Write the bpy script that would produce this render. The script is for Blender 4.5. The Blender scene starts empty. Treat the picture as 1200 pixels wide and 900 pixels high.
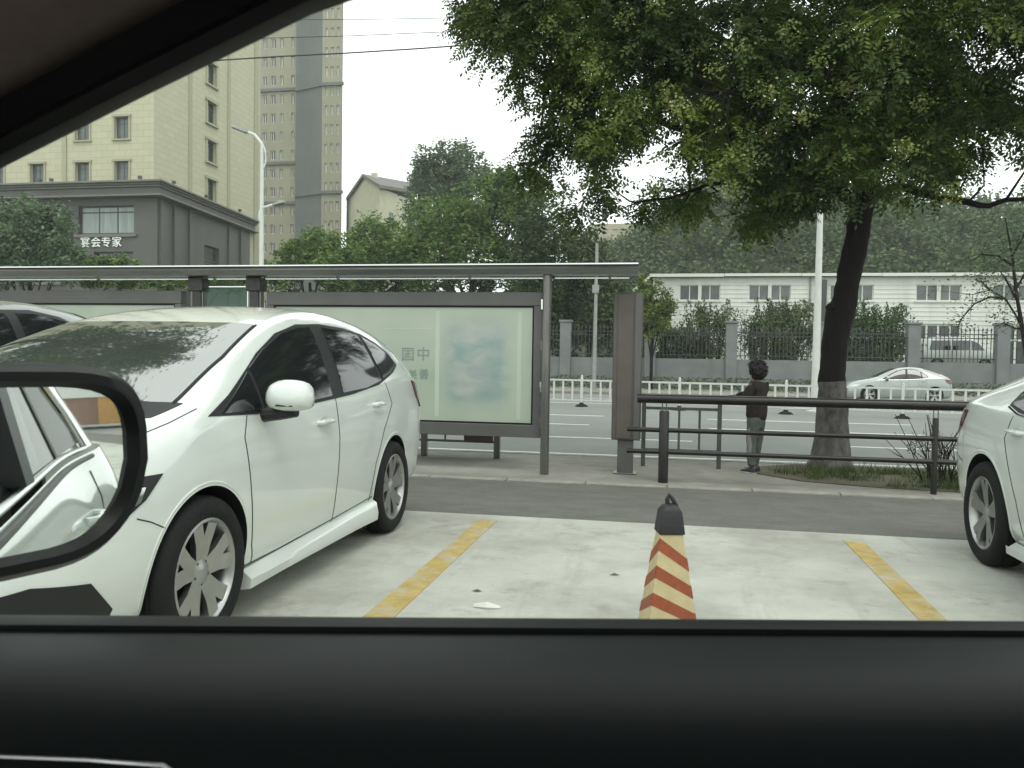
import bpy, bmesh, math, random
import numpy as np
from mathutils import Vector, Matrix, noise as mnoise
from mathutils.bvhtree import BVHTree
from mathutils.geometry import delaunay_2d_cdt
R = math.radians
sc = bpy.context.scene
COL = sc.collection
rnd = random.Random(7)
npr = np.random.default_rng(7)

# ------------------------------------------------------------------ camera, sky, sun, exposure
CAM_H, FOC = 1.30, 960.0            # eye height in metres; focal length in photo pixels (1200 wide)
_d = Vector((185, 29, -960)).normalized()
_z = Vector((1, -.0156, 0)).cross(_d).normalized()
if _z.y < 0: _z = -_z
_x = _d.cross(_z)
CAMROT = Matrix((_x, _d, _z))        # columns: camera axes in world space
cam = bpy.data.objects.new('camera', bpy.data.cameras.new('camera'))
COL.objects.link(cam)
cam.matrix_world = Matrix.Translation((0, 0, CAM_H)) @ CAMROT.to_4x4()
cam.data.sensor_width = 36; cam.data.lens = FOC / 1200 * 36
cam.data.clip_start = .02; cam.data.clip_end = 3000
sc.camera = cam
cam.data.dof.use_dof = True; cam.data.dof.focus_distance = 9.0; cam.data.dof.aperture_fstop = 15

def ray(px, py): return CAMROT @ Vector((px - 600, 450 - py, -FOC))
def at(px, py, Y):                   # the world point seen at photo pixel (px, py) at distance Y along the street normal
    r = ray(px, py); t = Y / r.y
    return Vector((r.x * t, Y, CAM_H + r.z * t))

w = bpy.data.worlds.new('World'); sc.world = w; w.use_nodes = True
nt = w.node_tree; nt.nodes.clear()
out = nt.nodes.new('ShaderNodeOutputWorld'); bg = nt.nodes.new('ShaderNodeBackground')
sky = nt.nodes.new('ShaderNodeTexSky'); sky.sky_type = 'NISHITA'; sky.sun_disc = False
SUN_EL, SUN_AZ = R(58), R(150)
sky.sun_elevation = SUN_EL; sky.sun_rotation = SUN_AZ; sky.dust_density = 3
bw = nt.nodes.new('ShaderNodeRGBToBW')
mx = nt.nodes.new('ShaderNodeMix'); mx.data_type = 'RGBA'; mx.inputs[0].default_value = .06
tc = nt.nodes.new('ShaderNodeTexCoord'); nz = nt.nodes.new('ShaderNodeTexNoise')
nz.inputs['Scale'].default_value = 1.6; nz.inputs['Detail'].default_value = 4
rp = nt.nodes.new('ShaderNodeValToRGB')
rp.color_ramp.elements[0].position = .3; rp.color_ramp.elements[0].color = (8.75, 9.0, 8.9, 1)
rp.color_ramp.elements[1].position = .7; rp.color_ramp.elements[1].color = (10.6, 11.0, 10.9, 1)
nt.links.new(tc.outputs['Generated'], nz.inputs['Vector']); nt.links.new(nz.outputs['Fac'], rp.inputs['Fac'])
nt.links.new(rp.outputs['Color'], mx.inputs[6]); nt.links.new(sky.outputs['Color'], mx.inputs[7])
nt.links.new(mx.outputs[2], bg.inputs['Color']); bg.inputs['Strength'].default_value = .15
nt.links.new(bg.outputs[0], out.inputs['Surface'])
sun = bpy.data.objects.new('sun', bpy.data.lights.new('sun', 'SUN')); COL.objects.link(sun)
sun.data.energy = 1.0; sun.data.angle = R(25); sun.data.color = (1, .97, .92)
sd = Vector((math.sin(SUN_AZ) * math.cos(SUN_EL), math.cos(SUN_AZ) * math.cos(SUN_EL), math.sin(SUN_EL)))
sun.rotation_euler = sd.to_track_quat('Z', 'Y').to_euler()
sc.view_settings.view_transform = 'Standard'; sc.view_settings.look = 'None'
sc.view_settings.exposure = .30; sc.view_settings.gamma = 1
sc.cycles.max_bounces = 6; sc.cycles.transparent_max_bounces = 16; sc.cycles.volume_bounces = 0
sc.cycles.caustics_reflective = False; sc.cycles.caustics_refractive = False
sc.cycles.use_denoising = True

# ------------------------------------------------------------------ materials
def mat(name, col, rough=.6, metal=0, nscale=0, namt=.25, col2=None, bump=0, bscale=None, coat=0, spec=None, ior=None, coord='Object', stretch=None):
    m = bpy.data.materials.new(name); m.use_nodes = True
    t = m.node_tree; p = t.nodes['Principled BSDF']
    c = tuple(col) + (1,)
    p.inputs['Base Color'].default_value = c; p.inputs['Roughness'].default_value = rough; p.inputs['Metallic'].default_value = metal
    if coat: p.inputs['Coat Weight'].default_value = coat; p.inputs['Coat Roughness'].default_value = .04
    if spec is None and rough >= .7: spec = .22
    if spec is not None: p.inputs['Specular IOR Level'].default_value = spec
    if ior: p.inputs['IOR'].default_value = ior
    if nscale or bump:
        tc = t.nodes.new('ShaderNodeTexCoord'); src = tc.outputs[coord]
        if stretch:
            mp = t.nodes.new('ShaderNodeMapping'); mp.inputs['Scale'].default_value = stretch
            t.links.new(src, mp.inputs[0]); src = mp.outputs[0]
    if nscale:
        n = t.nodes.new('ShaderNodeTexNoise'); n.inputs['Scale'].default_value = nscale; n.inputs['Detail'].default_value = 6; n.inputs['Roughness'].default_value = .65
        r = t.nodes.new('ShaderNodeValToRGB')
        r.color_ramp.elements[0].position = .32; r.color_ramp.elements[1].position = .68
        r.color_ramp.elements[0].color = tuple(x * (1 - namt) for x in (col2 or col)) + (1,)
        r.color_ramp.elements[1].color = c
        t.links.new(src, n.inputs['Vector']); t.links.new(n.outputs['Fac'], r.inputs['Fac']); t.links.new(r.outputs['Color'], p.inputs['Base Color'])
    if bump:
        n2 = t.nodes.new('ShaderNodeTexNoise'); n2.inputs['Scale'].default_value = bscale or 40; n2.inputs['Detail'].default_value = 5
        b = t.nodes.new('ShaderNodeBump'); b.inputs['Strength'].default_value = bump; b.inputs['Distance'].default_value = .02
        t.links.new(src, n2.inputs['Vector']); t.links.new(n2.outputs['Fac'], b.inputs['Height']); t.links.new(b.outputs[0], p.inputs['Normal'])
    return m

def leaf_mat(name, dark, mid, light, trans=.3):
    m = bpy.data.materials.new(name); m.use_nodes = True; t = m.node_tree; p = t.nodes['Principled BSDF']
    g = t.nodes.new('ShaderNodeNewGeometry'); r = t.nodes.new('ShaderNodeValToRGB')
    e = r.color_ramp.elements; e[0].color = tuple(dark) + (1,); e[1].color = tuple(light) + (1,); e[1].position = 1
    k = e.new(.55); k.color = tuple(mid) + (1,)
    # clump-scale variation of hue, with painted dark crown shadows, over the leaf-by-leaf one
    tc = t.nodes.new('ShaderNodeTexCoord'); n = t.nodes.new('ShaderNodeTexNoise'); n.inputs['Scale'].default_value = .8; n.inputs['Detail'].default_value = 3
    mm = t.nodes.new('ShaderNodeMath'); mm.operation = 'MULTIPLY_ADD'; mm.inputs[1].default_value = .40
    m2 = t.nodes.new('ShaderNodeMath'); m2.operation = 'MULTIPLY_ADD'; m2.inputs[1].default_value = 2.1; m2.inputs[2].default_value = -.76
    t.links.new(tc.outputs['Object'], n.inputs['Vector']); t.links.new(n.outputs['Fac'], m2.inputs[0])
    t.links.new(g.outputs['Random Per Island'], mm.inputs[0]); t.links.new(m2.outputs[0], mm.inputs[2])
    t.links.new(mm.outputs[0], r.inputs['Fac']); t.links.new(r.outputs['Color'], p.inputs['Base Color'])
    p.inputs['Roughness'].default_value = .55; p.inputs['Specular IOR Level'].default_value = .3
    tr = t.nodes.new('ShaderNodeBsdfTranslucent'); t.links.new(r.outputs['Color'], tr.inputs['Color'])
    ms = t.nodes.new('ShaderNodeMixShader'); ms.inputs[0].default_value = trans
    o = t.nodes['Material Output']
    t.links.new(p.outputs[0], ms.inputs[1]); t.links.new(tr.outputs[0], ms.inputs[2]); t.links.new(ms.outputs[0], o.inputs['Surface'])
    return m

def stains(m, scale, lo, hi, colr, amt, stretch=None):      # large irregular dirt patches over a material
    t = m.node_tree; p = t.nodes['Principled BSDF']; i = p.inputs['Base Color']
    tc = t.nodes.new('ShaderNodeTexCoord'); src = tc.outputs['Object']
    if stretch:
        mp = t.nodes.new('ShaderNodeMapping'); mp.inputs['Scale'].default_value = stretch; t.links.new(src, mp.inputs[0]); src = mp.outputs[0]
    n = t.nodes.new('ShaderNodeTexNoise'); n.inputs['Scale'].default_value = scale; n.inputs['Detail'].default_value = 8; n.inputs['Roughness'].default_value = .7
    mr = t.nodes.new('ShaderNodeMapRange'); mr.inputs[1].default_value = lo; mr.inputs[2].default_value = hi; mr.inputs[4].default_value = amt
    mx = t.nodes.new('ShaderNodeMix'); mx.data_type = 'RGBA'; mx.inputs[7].default_value = tuple(colr) + (1,)
    if i.is_linked: t.links.new(i.links[0].from_socket, mx.inputs[6])
    else: mx.inputs[6].default_value = i.default_value
    t.links.new(src, n.inputs['Vector']); t.links.new(n.outputs['Fac'], mr.inputs[0]); t.links.new(mr.outputs[0], mx.inputs[0]); t.links.new(mx.outputs[2], i)
    return m

def brickwall_mat(name, c1, c2, mortar, bw, bh, msize, rough=.75):
    m = mat(name, c1, rough); t = m.node_tree; p = t.nodes['Principled BSDF']
    tc = t.nodes.new('ShaderNodeTexCoord')
    sx = t.nodes.new('ShaderNodeSeparateXYZ'); cx = t.nodes.new('ShaderNodeCombineXYZ'); ad = t.nodes.new('ShaderNodeMath'); ad.operation = 'ADD'
    b = t.nodes.new('ShaderNodeTexBrick')
    b.inputs['Color1'].default_value = tuple(c1) + (1,); b.inputs['Color2'].default_value = tuple(c2) + (1,); b.inputs['Mortar'].default_value = tuple(mortar) + (1,)
    b.inputs['Scale'].default_value = 1; b.inputs['Brick Width'].default_value = bw; b.inputs['Row Height'].default_value = bh; b.inputs['Mortar Size'].default_value = msize
    t.links.new(tc.outputs['Object'], sx.inputs[0]); t.links.new(sx.outputs[0], ad.inputs[0]); t.links.new(sx.outputs[1], ad.inputs[1])
    t.links.new(ad.outputs[0], cx.inputs[0]); t.links.new(sx.outputs[2], cx.inputs[1]); t.links.new(cx.outputs[0], b.inputs['Vector'])
    t.links.new(b.outputs['Color'], p.inputs['Base Color'])
    return m

M = {}
M['white_paint'] = mat('white_paint', (.59, .635, .60), .2, coat=1, nscale=3, namt=.05)
M['recess_shade'] = mat('recess_shade', (.42, .45, .42), .4, coat=.6)  # body white darkened to stand in for shade in the handle cups
M['silver_paint'] = mat('silver_paint', (.34, .38, .36), .3, metal=.3, coat=1)
M['grey_paint'] = mat('grey_paint', (.17, .185, .18), .3, metal=.5, coat=1)
M['car_glass'] = mat('car_glass', (.012, .014, .016), .05, ior=1.75, spec=.5)
M['screen_glass'] = mat('screen_glass', (.05, .06, .05), .04, ior=4.2)
M['rear_glass'] = mat('rear_glass', (.05, .06, .053), .12, ior=1.16, spec=.5)
M['clear_lens'] = mat('clear_lens', (.55, .58, .56), .08, metal=.9)
M['red_lens'] = mat('red_lens', (.10, .01, .012), .15, coat=1)
M['black_plastic'] = mat('black_plastic', (.015, .016, .017), .45, spec=.35)
M['gap'] = mat('gap', (.05, .055, .05), .9)
M['rubber'] = mat('rubber', (.012, .013, .013), .8, bump=.3, bscale=60)
M['alloy'] = mat('alloy', (.42, .43, .42), .35, metal=.85, nscale=8, namt=.2)
M['brake'] = mat('brake', (.05, .05, .05), .6, metal=.5)
M['chrome'] = mat('chrome', (.62, .64, .63), .12, metal=1)
M['steel'] = mat('steel', (.20, .20, .185), .33, metal=.75, nscale=6, namt=.35, stretch=(1, 1, .2))
M['dark_steel'] = mat('dark_steel', (.055, .055, .052), .42, metal=.45, nscale=9, namt=.4)
M['frame_grey'] = mat('frame_grey', (.115, .115, .11), .45, metal=.3, nscale=2, namt=.2)
M['brown_metal'] = mat('brown_metal', (.105, .092, .08), .5, metal=.2, nscale=3, namt=.25)
M['roof_metal'] = mat('roof_metal', (.16, .165, .15), .3, metal=.6, nscale=4, namt=.35, stretch=(.2, 1, 1))
M['rail_paint'] = mat('rail_paint', (.017, .016, .015), .38, metal=.2, nscale=7, namt=.5)
M['gate_paint'] = mat('gate_paint', (.07, .085, .07), .5, nscale=8, namt=.4)
M['white_rail'] = mat('white_rail', (.62, .64, .60), .5, nscale=4, namt=.2)
M['pole_white'] = mat('pole_white', (.60, .62, .58), .4, nscale=3, namt=.12)
M['pole_grey'] = mat('pole_grey', (.30, .31, .29), .6, nscale=3, namt=.3)
M['iron'] = mat('iron', (.035, .036, .036), .6)
M['wall_blue'] = mat('wall_blue', (.20, .215, .215), .85, nscale=1.2, namt=.22, bump=.2)
stains(M['wall_blue'], .7, .5, .75, (.12, .12, .11), .5, (1, 1, .25))
M['concrete'] = mat('concrete', (.46, .47, .42), .85, nscale=1.3, namt=.24, bump=.25, bscale=90)
stains(M['concrete'], .45, .45, .62, (.22, .22, .19), .7)
stains(M['concrete'], 2.2, .56, .66, (.19, .19, .16), .45)
stains(M['concrete'], 14, .62, .72, (.16, .15, .13), .5)
stains(M['concrete'], 1.6, .56, .70, (.26, .26, .23), .5, (2.6, .22, 1))
stains(M['concrete'], 55, .58, .66, (.24, .235, .21), .45)
M['apron'] = mat('apron', (.150, .150, .135), .92, nscale=3, namt=.28, bump=.5, bscale=110)
stains(M['apron'], .8, .5, .7, (.115, .112, .10), .6, (.4, 1, 1))
stains(M['apron'], 48, .56, .64, (.26, .25, .22), .5)
M['pavement'] = mat('pavement', (.255, .25, .22), .9, nscale=2.4, namt=.28, bump=.3, bscale=80)
stains(M['pavement'], 1.1, .5, .68, (.15, .145, .12), .6)
M['kerb'] = mat('kerb', (.30, .295, .26), .9, nscale=5, namt=.3, bump=.4)
M['asphalt'] = mat('asphalt', (.205, .215, .205), .88, nscale=.8, namt=.14, bump=.2, bscale=120)
stains(M['asphalt'], .5, .5, .75, (.15, .155, .15), .5, (.15, 1, 1))
M['lane_paint'] = mat('lane_paint', (.66, .68, .64), .7, nscale=6, namt=.3)
M['yellow_paint'] = mat('yellow_paint', (.45, .34, .115), .75, nscale=7, namt=.35)
stains(M['yellow_paint'], 5, .46, .62, (.38, .37, .30), .8)
M['earth'] = mat('earth', (.12, .11, .075), .95, nscale=3, namt=.4, bump=.5)
M['forest_floor'] = mat('forest_floor', (.05, .06, .035), .95, nscale=.3, namt=.4)
M['grass'] = leaf_mat('grass', (.03, .05, .015), (.07, .10, .03), (.14, .15, .06))
M['field'] = mat('field', (.08, .10, .05), .95, nscale=.3, namt=.4)
M['bark'] = mat('bark', (.015, .012, .013), .9, nscale=12, namt=.4, bump=.9, bscale=18, stretch=(1, 1, .3))
M['limewash'] = mat('limewash', (.145, .14, .13), .95, nscale=9, namt=.5, bump=.8, bscale=22, col2=(.08, .075, .07), stretch=(1, 1, .5))
M['hotel_stone'] = brickwall_mat('hotel_stone', (.45, .44, .315), (.42, .41, .295), (.32, .315, .225), 1.15, .55, .018)
M['podium_stone'] = mat('podium_stone', (.085, .085, .075), .55, nscale=.35, namt=.3, stretch=(1, 1, .3))
M['podium_trim'] = mat('podium_trim', (.15, .15, .125), .6, nscale=1, namt=.2)
M['stone_trim'] = mat('stone_trim', (.33, .325, .225), .7)
M['window_dark'] = mat('window_dark', (.035, .042, .042), .08, nscale=.6, namt=.5, ior=1.6)
M['window_grey'] = mat('window_grey', (.13, .15, .145), .12, nscale=.8, namt=.4)
M['curtain'] = mat('curtain', (.30, .36, .34), .35, nscale=5, namt=.35, stretch=(1, 1, .05))
M['frame_dark'] = mat('frame_dark', (.05, .055, .05), .5)
M['frame_white'] = mat('frame_white', (.62, .63, .58), .5)
M['tower_wall'] = mat('tower_wall', (.29, .28, .205), .8, nscale=.3, namt=.15)
M['tower_dark'] = mat('tower_dark', (.15, .165, .155), .8, nscale=.12, namt=.3, stretch=(1, 1, .4))
M['siding'] = mat('siding', (.70, .72, .67), .6, nscale=.7, namt=.12, stretch=(1, 1, .3))
stains(M['siding'], .35, .52, .72, (.42, .42, .36), .6, (2, 1, .15))
M['gable_wall'] = mat('gable_wall', (.50, .49, .36), .85, nscale=.5, namt=.12)
M['roof_dark'] = mat('roof_dark', (.17, .17, .155), .8, nscale=1, namt=.2)
M['flat_wall'] = mat('flat_wall', (.45, .43, .33), .85, nscale=.5, namt=.2)
M['cone_yellow'] = mat('cone_yellow', (.52, .44, .25), .6, nscale=14, namt=.22)
M['cone_red'] = mat('cone_red', (.30, .075, .03), .55, nscale=25, namt=.3)
M['cone_black'] = mat('cone_black', (.014, .014, .017), .6, nscale=12, namt=.4, bump=.12)
M['litter'] = mat('litter', (.6, .6, .56), .6)
M['dry_leaf'] = mat('dry_leaf', (.09, .075, .045), .8)
M['skin'] = mat('skin', (.13, .085, .065), .55)
M['jacket'] = mat('jacket', (.034, .027, .023), .85, nscale=12, namt=.4, bump=.5, bscale=30)
M['trousers'] = mat('trousers', (.10, .115, .105), .9, nscale=9, namt=.4, bump=.4, bscale=40)
M['faded_knee'] = mat('faded_knee', (.26, .26, .25), .9, nscale=9, namt=.3)
M['hair'] = mat('hair', (.009, .008, .008), .55, bump=.8, bscale=60)
M['shoe'] = mat('shoe', (.02, .018, .018), .5)
M['shoe_sole'] = mat('shoe_sole', (.5, .5, .48), .6)
M['cabin_trim'] = mat('cabin_trim', (.30, .235, .205), .9, nscale=60, namt=.15)
M['door_pad'] = mat('door_pad', (.0065, .0095, .010), .5, bump=.03, bscale=400, spec=.22)
M['seal'] = mat('seal', (.005, .006, .006), .5, spec=.25)
M['mirror'] = mat('mirror', (.86, .9, .87), .015, metal=1)
M['brick'] = brickwall_mat('brick', (.20, .075, .05), (.14, .055, .04), (.2, .18, .15), .24, .075, .012)
M['orange_door'] = mat('orange_door', (.42, .22, .05), .6, nscale=3, namt=.25)
M['pale_band'] = mat('pale_band', (.5, .52, .48), .7)
M['leaf_main'] = leaf_mat('leaf_main', (.013, .028, .008), (.056, .094, .018), (.175, .225, .038), .36)
M['flower'] = leaf_mat('flower', (.11, .14, .04), (.20, .24, .07), (.33, .36, .14), .35)
M['leaf_far'] = leaf_mat('leaf_far', (.045, .095, .024), (.105, .18, .042), (.20, .28, .07), .3)
M['leaf_grey'] = leaf_mat('leaf_grey', (.055, .095, .048), (.10, .155, .078), (.15, .22, .11), .25)
M['leaf_dark'] = leaf_mat('leaf_dark', (.024, .05, .018), (.050, .092, .030), (.095, .145, .045), .25)
M['leaf_hill'] = leaf_mat('leaf_hill', (.035, .065, .026), (.075, .12, .045), (.14, .19, .07), .25)
M['leaf_yellow'] = leaf_mat('leaf_yellow', (.06, .09, .025), (.13, .18, .045), (.24, .28, .07), .3)
M['leaf_brown'] = leaf_mat('leaf_brown', (.038, .052, .022), (.072, .105, .042), (.125, .16, .06), .25)
M['pane'] = bpy.data.materials.new('tinted_clear_glass'); M['pane'].use_nodes = True
_t = M['pane'].node_tree; _t.nodes.remove(_t.nodes['Principled BSDF'])
_n = _t.nodes.new('ShaderNodeBsdfTransparent'); _n.inputs[0].default_value = (.955, .98, .95, 1)
_t.links.new(_n.outputs[0], _t.nodes['Material Output'].inputs['Surface'])
def shelter_glass():
    m = bpy.data.materials.new('shelter_glass'); m.use_nodes = True; t = m.node_tree
    p = t.nodes['Principled BSDF']; p.inputs['Base Color'].default_value = (.2, .3, .26, 1); p.inputs['Roughness'].default_value = .05
    tr = t.nodes.new('ShaderNodeBsdfTransparent'); tr.inputs[0].default_value = (.72, .82, .77, 1)
    ms = t.nodes.new('ShaderNodeMixShader'); ms.inputs[0].default_value = .22
    t.links.new(tr.outputs[0], ms.inputs[1]); t.links.new(p.outputs[0], ms.inputs[2]); t.links.new(ms.outputs[0], t.nodes['Material Output'].inputs['Surface'])
    return m
M['shelter_glass'] = shelter_glass()

# ------------------------------------------------------------------ mesh helpers: a shape is (verts, faces)
def box(x0, x1, y0, y1, z0, z1):
    V = [(x, y, z) for z in (z0, z1) for y in (y0, y1) for x in (x0, x1)]
    return V, [(0, 2, 3, 1), (4, 5, 7, 6), (0, 1, 5, 4), (2, 6, 7, 3), (0, 4, 6, 2), (1, 3, 7, 5)]
def merge(*shapes):
    V, F = [], []
    for v, f in shapes:
        o = len(V); V += [tuple(p) for p in v]; F += [tuple(i + o for i in q) for q in f]
    return V, F
def tube(path, rad, n=8, caps=True):
    P = [Vector(p) for p in path]; rr = rad if isinstance(rad, (list, tuple)) else [rad] * len(P)
    V, F = [], []; up = None
    for i, p in enumerate(P):
        t = (P[min(i + 1, len(P) - 1)] - P[max(i - 1, 0)]).normalized()
        if up is None:
            up = Vector((0, 0, 1)) if abs(t.z) < .9 else Vector((0, 1, 0))
        a = t.cross(up).normalized(); b = a.cross(t).normalized(); up = b
        for k in range(n):
            an = 2 * math.pi * k / n
            V.append(p + (a * math.cos(an) + b * math.sin(an)) * rr[i])
    for i in range(len(P) - 1):
        for k in range(n):
            k2 = (k + 1) % n; F.append((i * n + k, i * n + k2, (i + 1) * n + k2, (i + 1) * n + k))
    if caps: F += [tuple(range(n))[::-1], tuple((len(P) - 1) * n + k for k in range(n))]
    return V, F
def lathe(prof, n=24, axis='z'):            # prof: (radius, height)
    V, F = [], []
    for r, h in prof:
        for k in range(n):
            a = 2 * math.pi * k / n; c, s = r * math.cos(a), r * math.sin(a)
            V.append((c, s, h) if axis == 'z' else (c, h, s))
    for i in range(len(prof) - 1):
        for k in range(n):
            k2 = (k + 1) % n; F.append((i * n + k, i * n + k2, (i + 1) * n + k2, (i + 1) * n + k))
    return V, F
def prism(poly, h0, h1, axis='y'):           # a 2-D outline given depth along an axis
    n = len(poly); V = []
    for h in (h0, h1):
        for a, b in poly: V.append({'y': (a, h, b), 'z': (a, b, h), 'x': (h, a, b)}[axis])
    F = [tuple(range(n)), tuple(range(2 * n - 1, n - 1, -1))] + [(i, i + n, (i + 1) % n + n, (i + 1) % n) for i in range(n)]
    return V, F
def xf(shape, m): return [tuple(m @ Vector(v)) for v in shape[0]], shape[1]

def obj(name, shape, m, parent=None, loc=None, smooth=False, bevel=0, kind=None, label=None, sharp=None):
    if isinstance(shape, bpy.types.Mesh): me = shape
    else:
        me = bpy.data.meshes.new(name); me.from_pydata([tuple(v) for v in shape[0]], [], [tuple(f) for f in shape[1]])
        bm = bmesh.new(); bm.from_mesh(me); bmesh.ops.recalc_face_normals(bm, faces=bm.faces)
        if smooth or bevel:
            for f in bm.faces: f.smooth = True
            lim = R(sharp or 38)
            for e in bm.edges:
                if len(e.link_faces) == 2 and e.calc_face_angle(0) > lim: e.smooth = False
        bm.to_mesh(me); bm.free()
        me.materials.append(m)
    o = bpy.data.objects.new(name, me); COL.objects.link(o)
    if parent: o.parent = parent
    if loc is not None: o.location = loc
    if bevel:
        b = o.modifiers.new('bevel', 'BEVEL'); b.width = bevel; b.segments = 2; b.limit_method = 'ANGLE'
    if kind: o['kind'] = kind
    if label: o['label'] = label
    return o
def tag(o, label, cat, group=None, kind=None):
    o['label'] = label
    if cat: o['category'] = cat
    if group: o['group'] = group
    if kind: o['kind'] = kind
    return o
def thing(name, label, cat, loc=(0, 0, 0), rz=0, group=None):
    o = bpy.data.objects.new(name, None); COL.objects.link(o); o.location = loc; o.rotation_euler.z = rz; o.empty_display_size = .2
    return tag(o, label, cat, group)
KIDS = {}
def copy_tree(o, parent=None):
    c = o.copy(); COL.objects.link(c)
    if parent: c.parent = parent
    for ch in [x for x in bpy.data.objects if x.parent == o]: copy_tree(ch, c)
    return c
def struct(name, shape, m, **k): return obj(name, shape, m, kind='structure', **k)

def evaluated(o):
    dg = bpy.context.evaluated_depsgraph_get(); dg.update()
    return bpy.data.meshes.new_from_object(o.evaluated_get(dg), depsgraph=dg)
def auto_sharp(me, ang=38):
    bm = bmesh.new(); bm.from_mesh(me)
    for f in bm.faces: f.smooth = True
    for e in bm.edges: e.smooth = not (len(e.link_faces) == 2 and e.calc_face_angle(0) > R(ang))
    bm.to_mesh(me); bm.free()

# ------------------------------------------------------------------ ground, kerbs, road
struct('ground', box(-400, 400, 46.06, 700, -.9, .98), M['field'])
def slab(x0, x1, y0, y1, z0, z1, t=.3):      # a sheet with a slope in y
    V = [(x0, y0, z0), (x1, y0, z0), (x1, y1, z1), (x0, y1, z1), (x0, y0, z0 - t), (x1, y0, z0 - t), (x1, y1, z1 - t), (x0, y1, z1 - t)]
    return V, [(0, 1, 2, 3), (7, 6, 5, 4), (0, 4, 5, 1), (1, 5, 6, 2), (2, 6, 7, 3), (3, 7, 4, 0)]
struct('parking_ground', slab(-130, 130, -110, 6.53, 0, 0), M['concrete'])
struct('asphalt_apron', slab(-60, 60, 6.532, 10.08, -.006, -.265), M['apron'])
pave = struct('pavement', slab(-60, 60, 10.26, 12.86, -.252, -.252), M['pavement'])
ks = None
for i in range(-14, 10):
    shp = box(-.495, .495, -.075, .075, -.3, .0)
    if ks is None: ks = obj('kerb_stone', shp, M['kerb'], pave, bevel=.012); k = ks
    else: k = ks.copy(); COL.objects.link(k)
    k.location = (i + .5 + rnd.uniform(-.003, .003), 10.17 + rnd.uniform(-.004, .004), -.246 + rnd.uniform(-.004, .003))
for i in range(-14, 10):
    k = ks.copy(); COL.objects.link(k); k.location = (i + .2, 12.94, -.24 + rnd.uniform(-.004, .003))
struct('road', slab(-250, 250, 12.7, 39.0, -.42, -.42, .4), M['asphalt'])
fp = struct('far_pavement', slab(-250, 250, 39.0, 46.05, -.30, -.30, .3), M['pavement'])
# verge with rough growth in front of the grey wall
def line_strip(x0, x1, yc, wd, z): return box(x0, x1, yc - wd / 2, yc + wd / 2, z - .01, z)
road_lines = struct('road_marking', line_strip(-60, 60, 14.55, .13, -.414), M['lane_paint'])
for yc, ln, gap, off in ((17.6, 4.5, 2.6, .6), (21.0, 5, 3, 2.0), (24.3, 5.5, 3, .1), (31.2, 4, 5, 1), (34.6, 4, 5, 2.5)):
    x = -33 + off
    while x < 26:
        k = obj('lane_dash', line_strip(x, x + ln, yc + rnd.uniform(-.03, .03), .14, -.414), M['lane_paint'], road_lines); x += ln + gap
pm = []
for i, (x0, x1) in enumerate(((-1.47, -1.31), (1.26, 1.41), (-4.2, -4.05), (4.0, 4.15))):
    o = struct('parking_line' if i == 0 else 'parking_line', prism([(x0, 1.0), (x1, 1.0), (x1 - .005, 6.3), (x0 + .01, 6.3)], -.003, .004, 'z'), M['yellow_paint'])
# ------------------------------------------------------------------ car builder
def smooth_table(T, per=3):
    out = []
    for i in range(len(T) - 1):
        a, b = T[i], T[i + 1]
        out.append(a)
    out.append(T[-1]); return out

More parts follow.
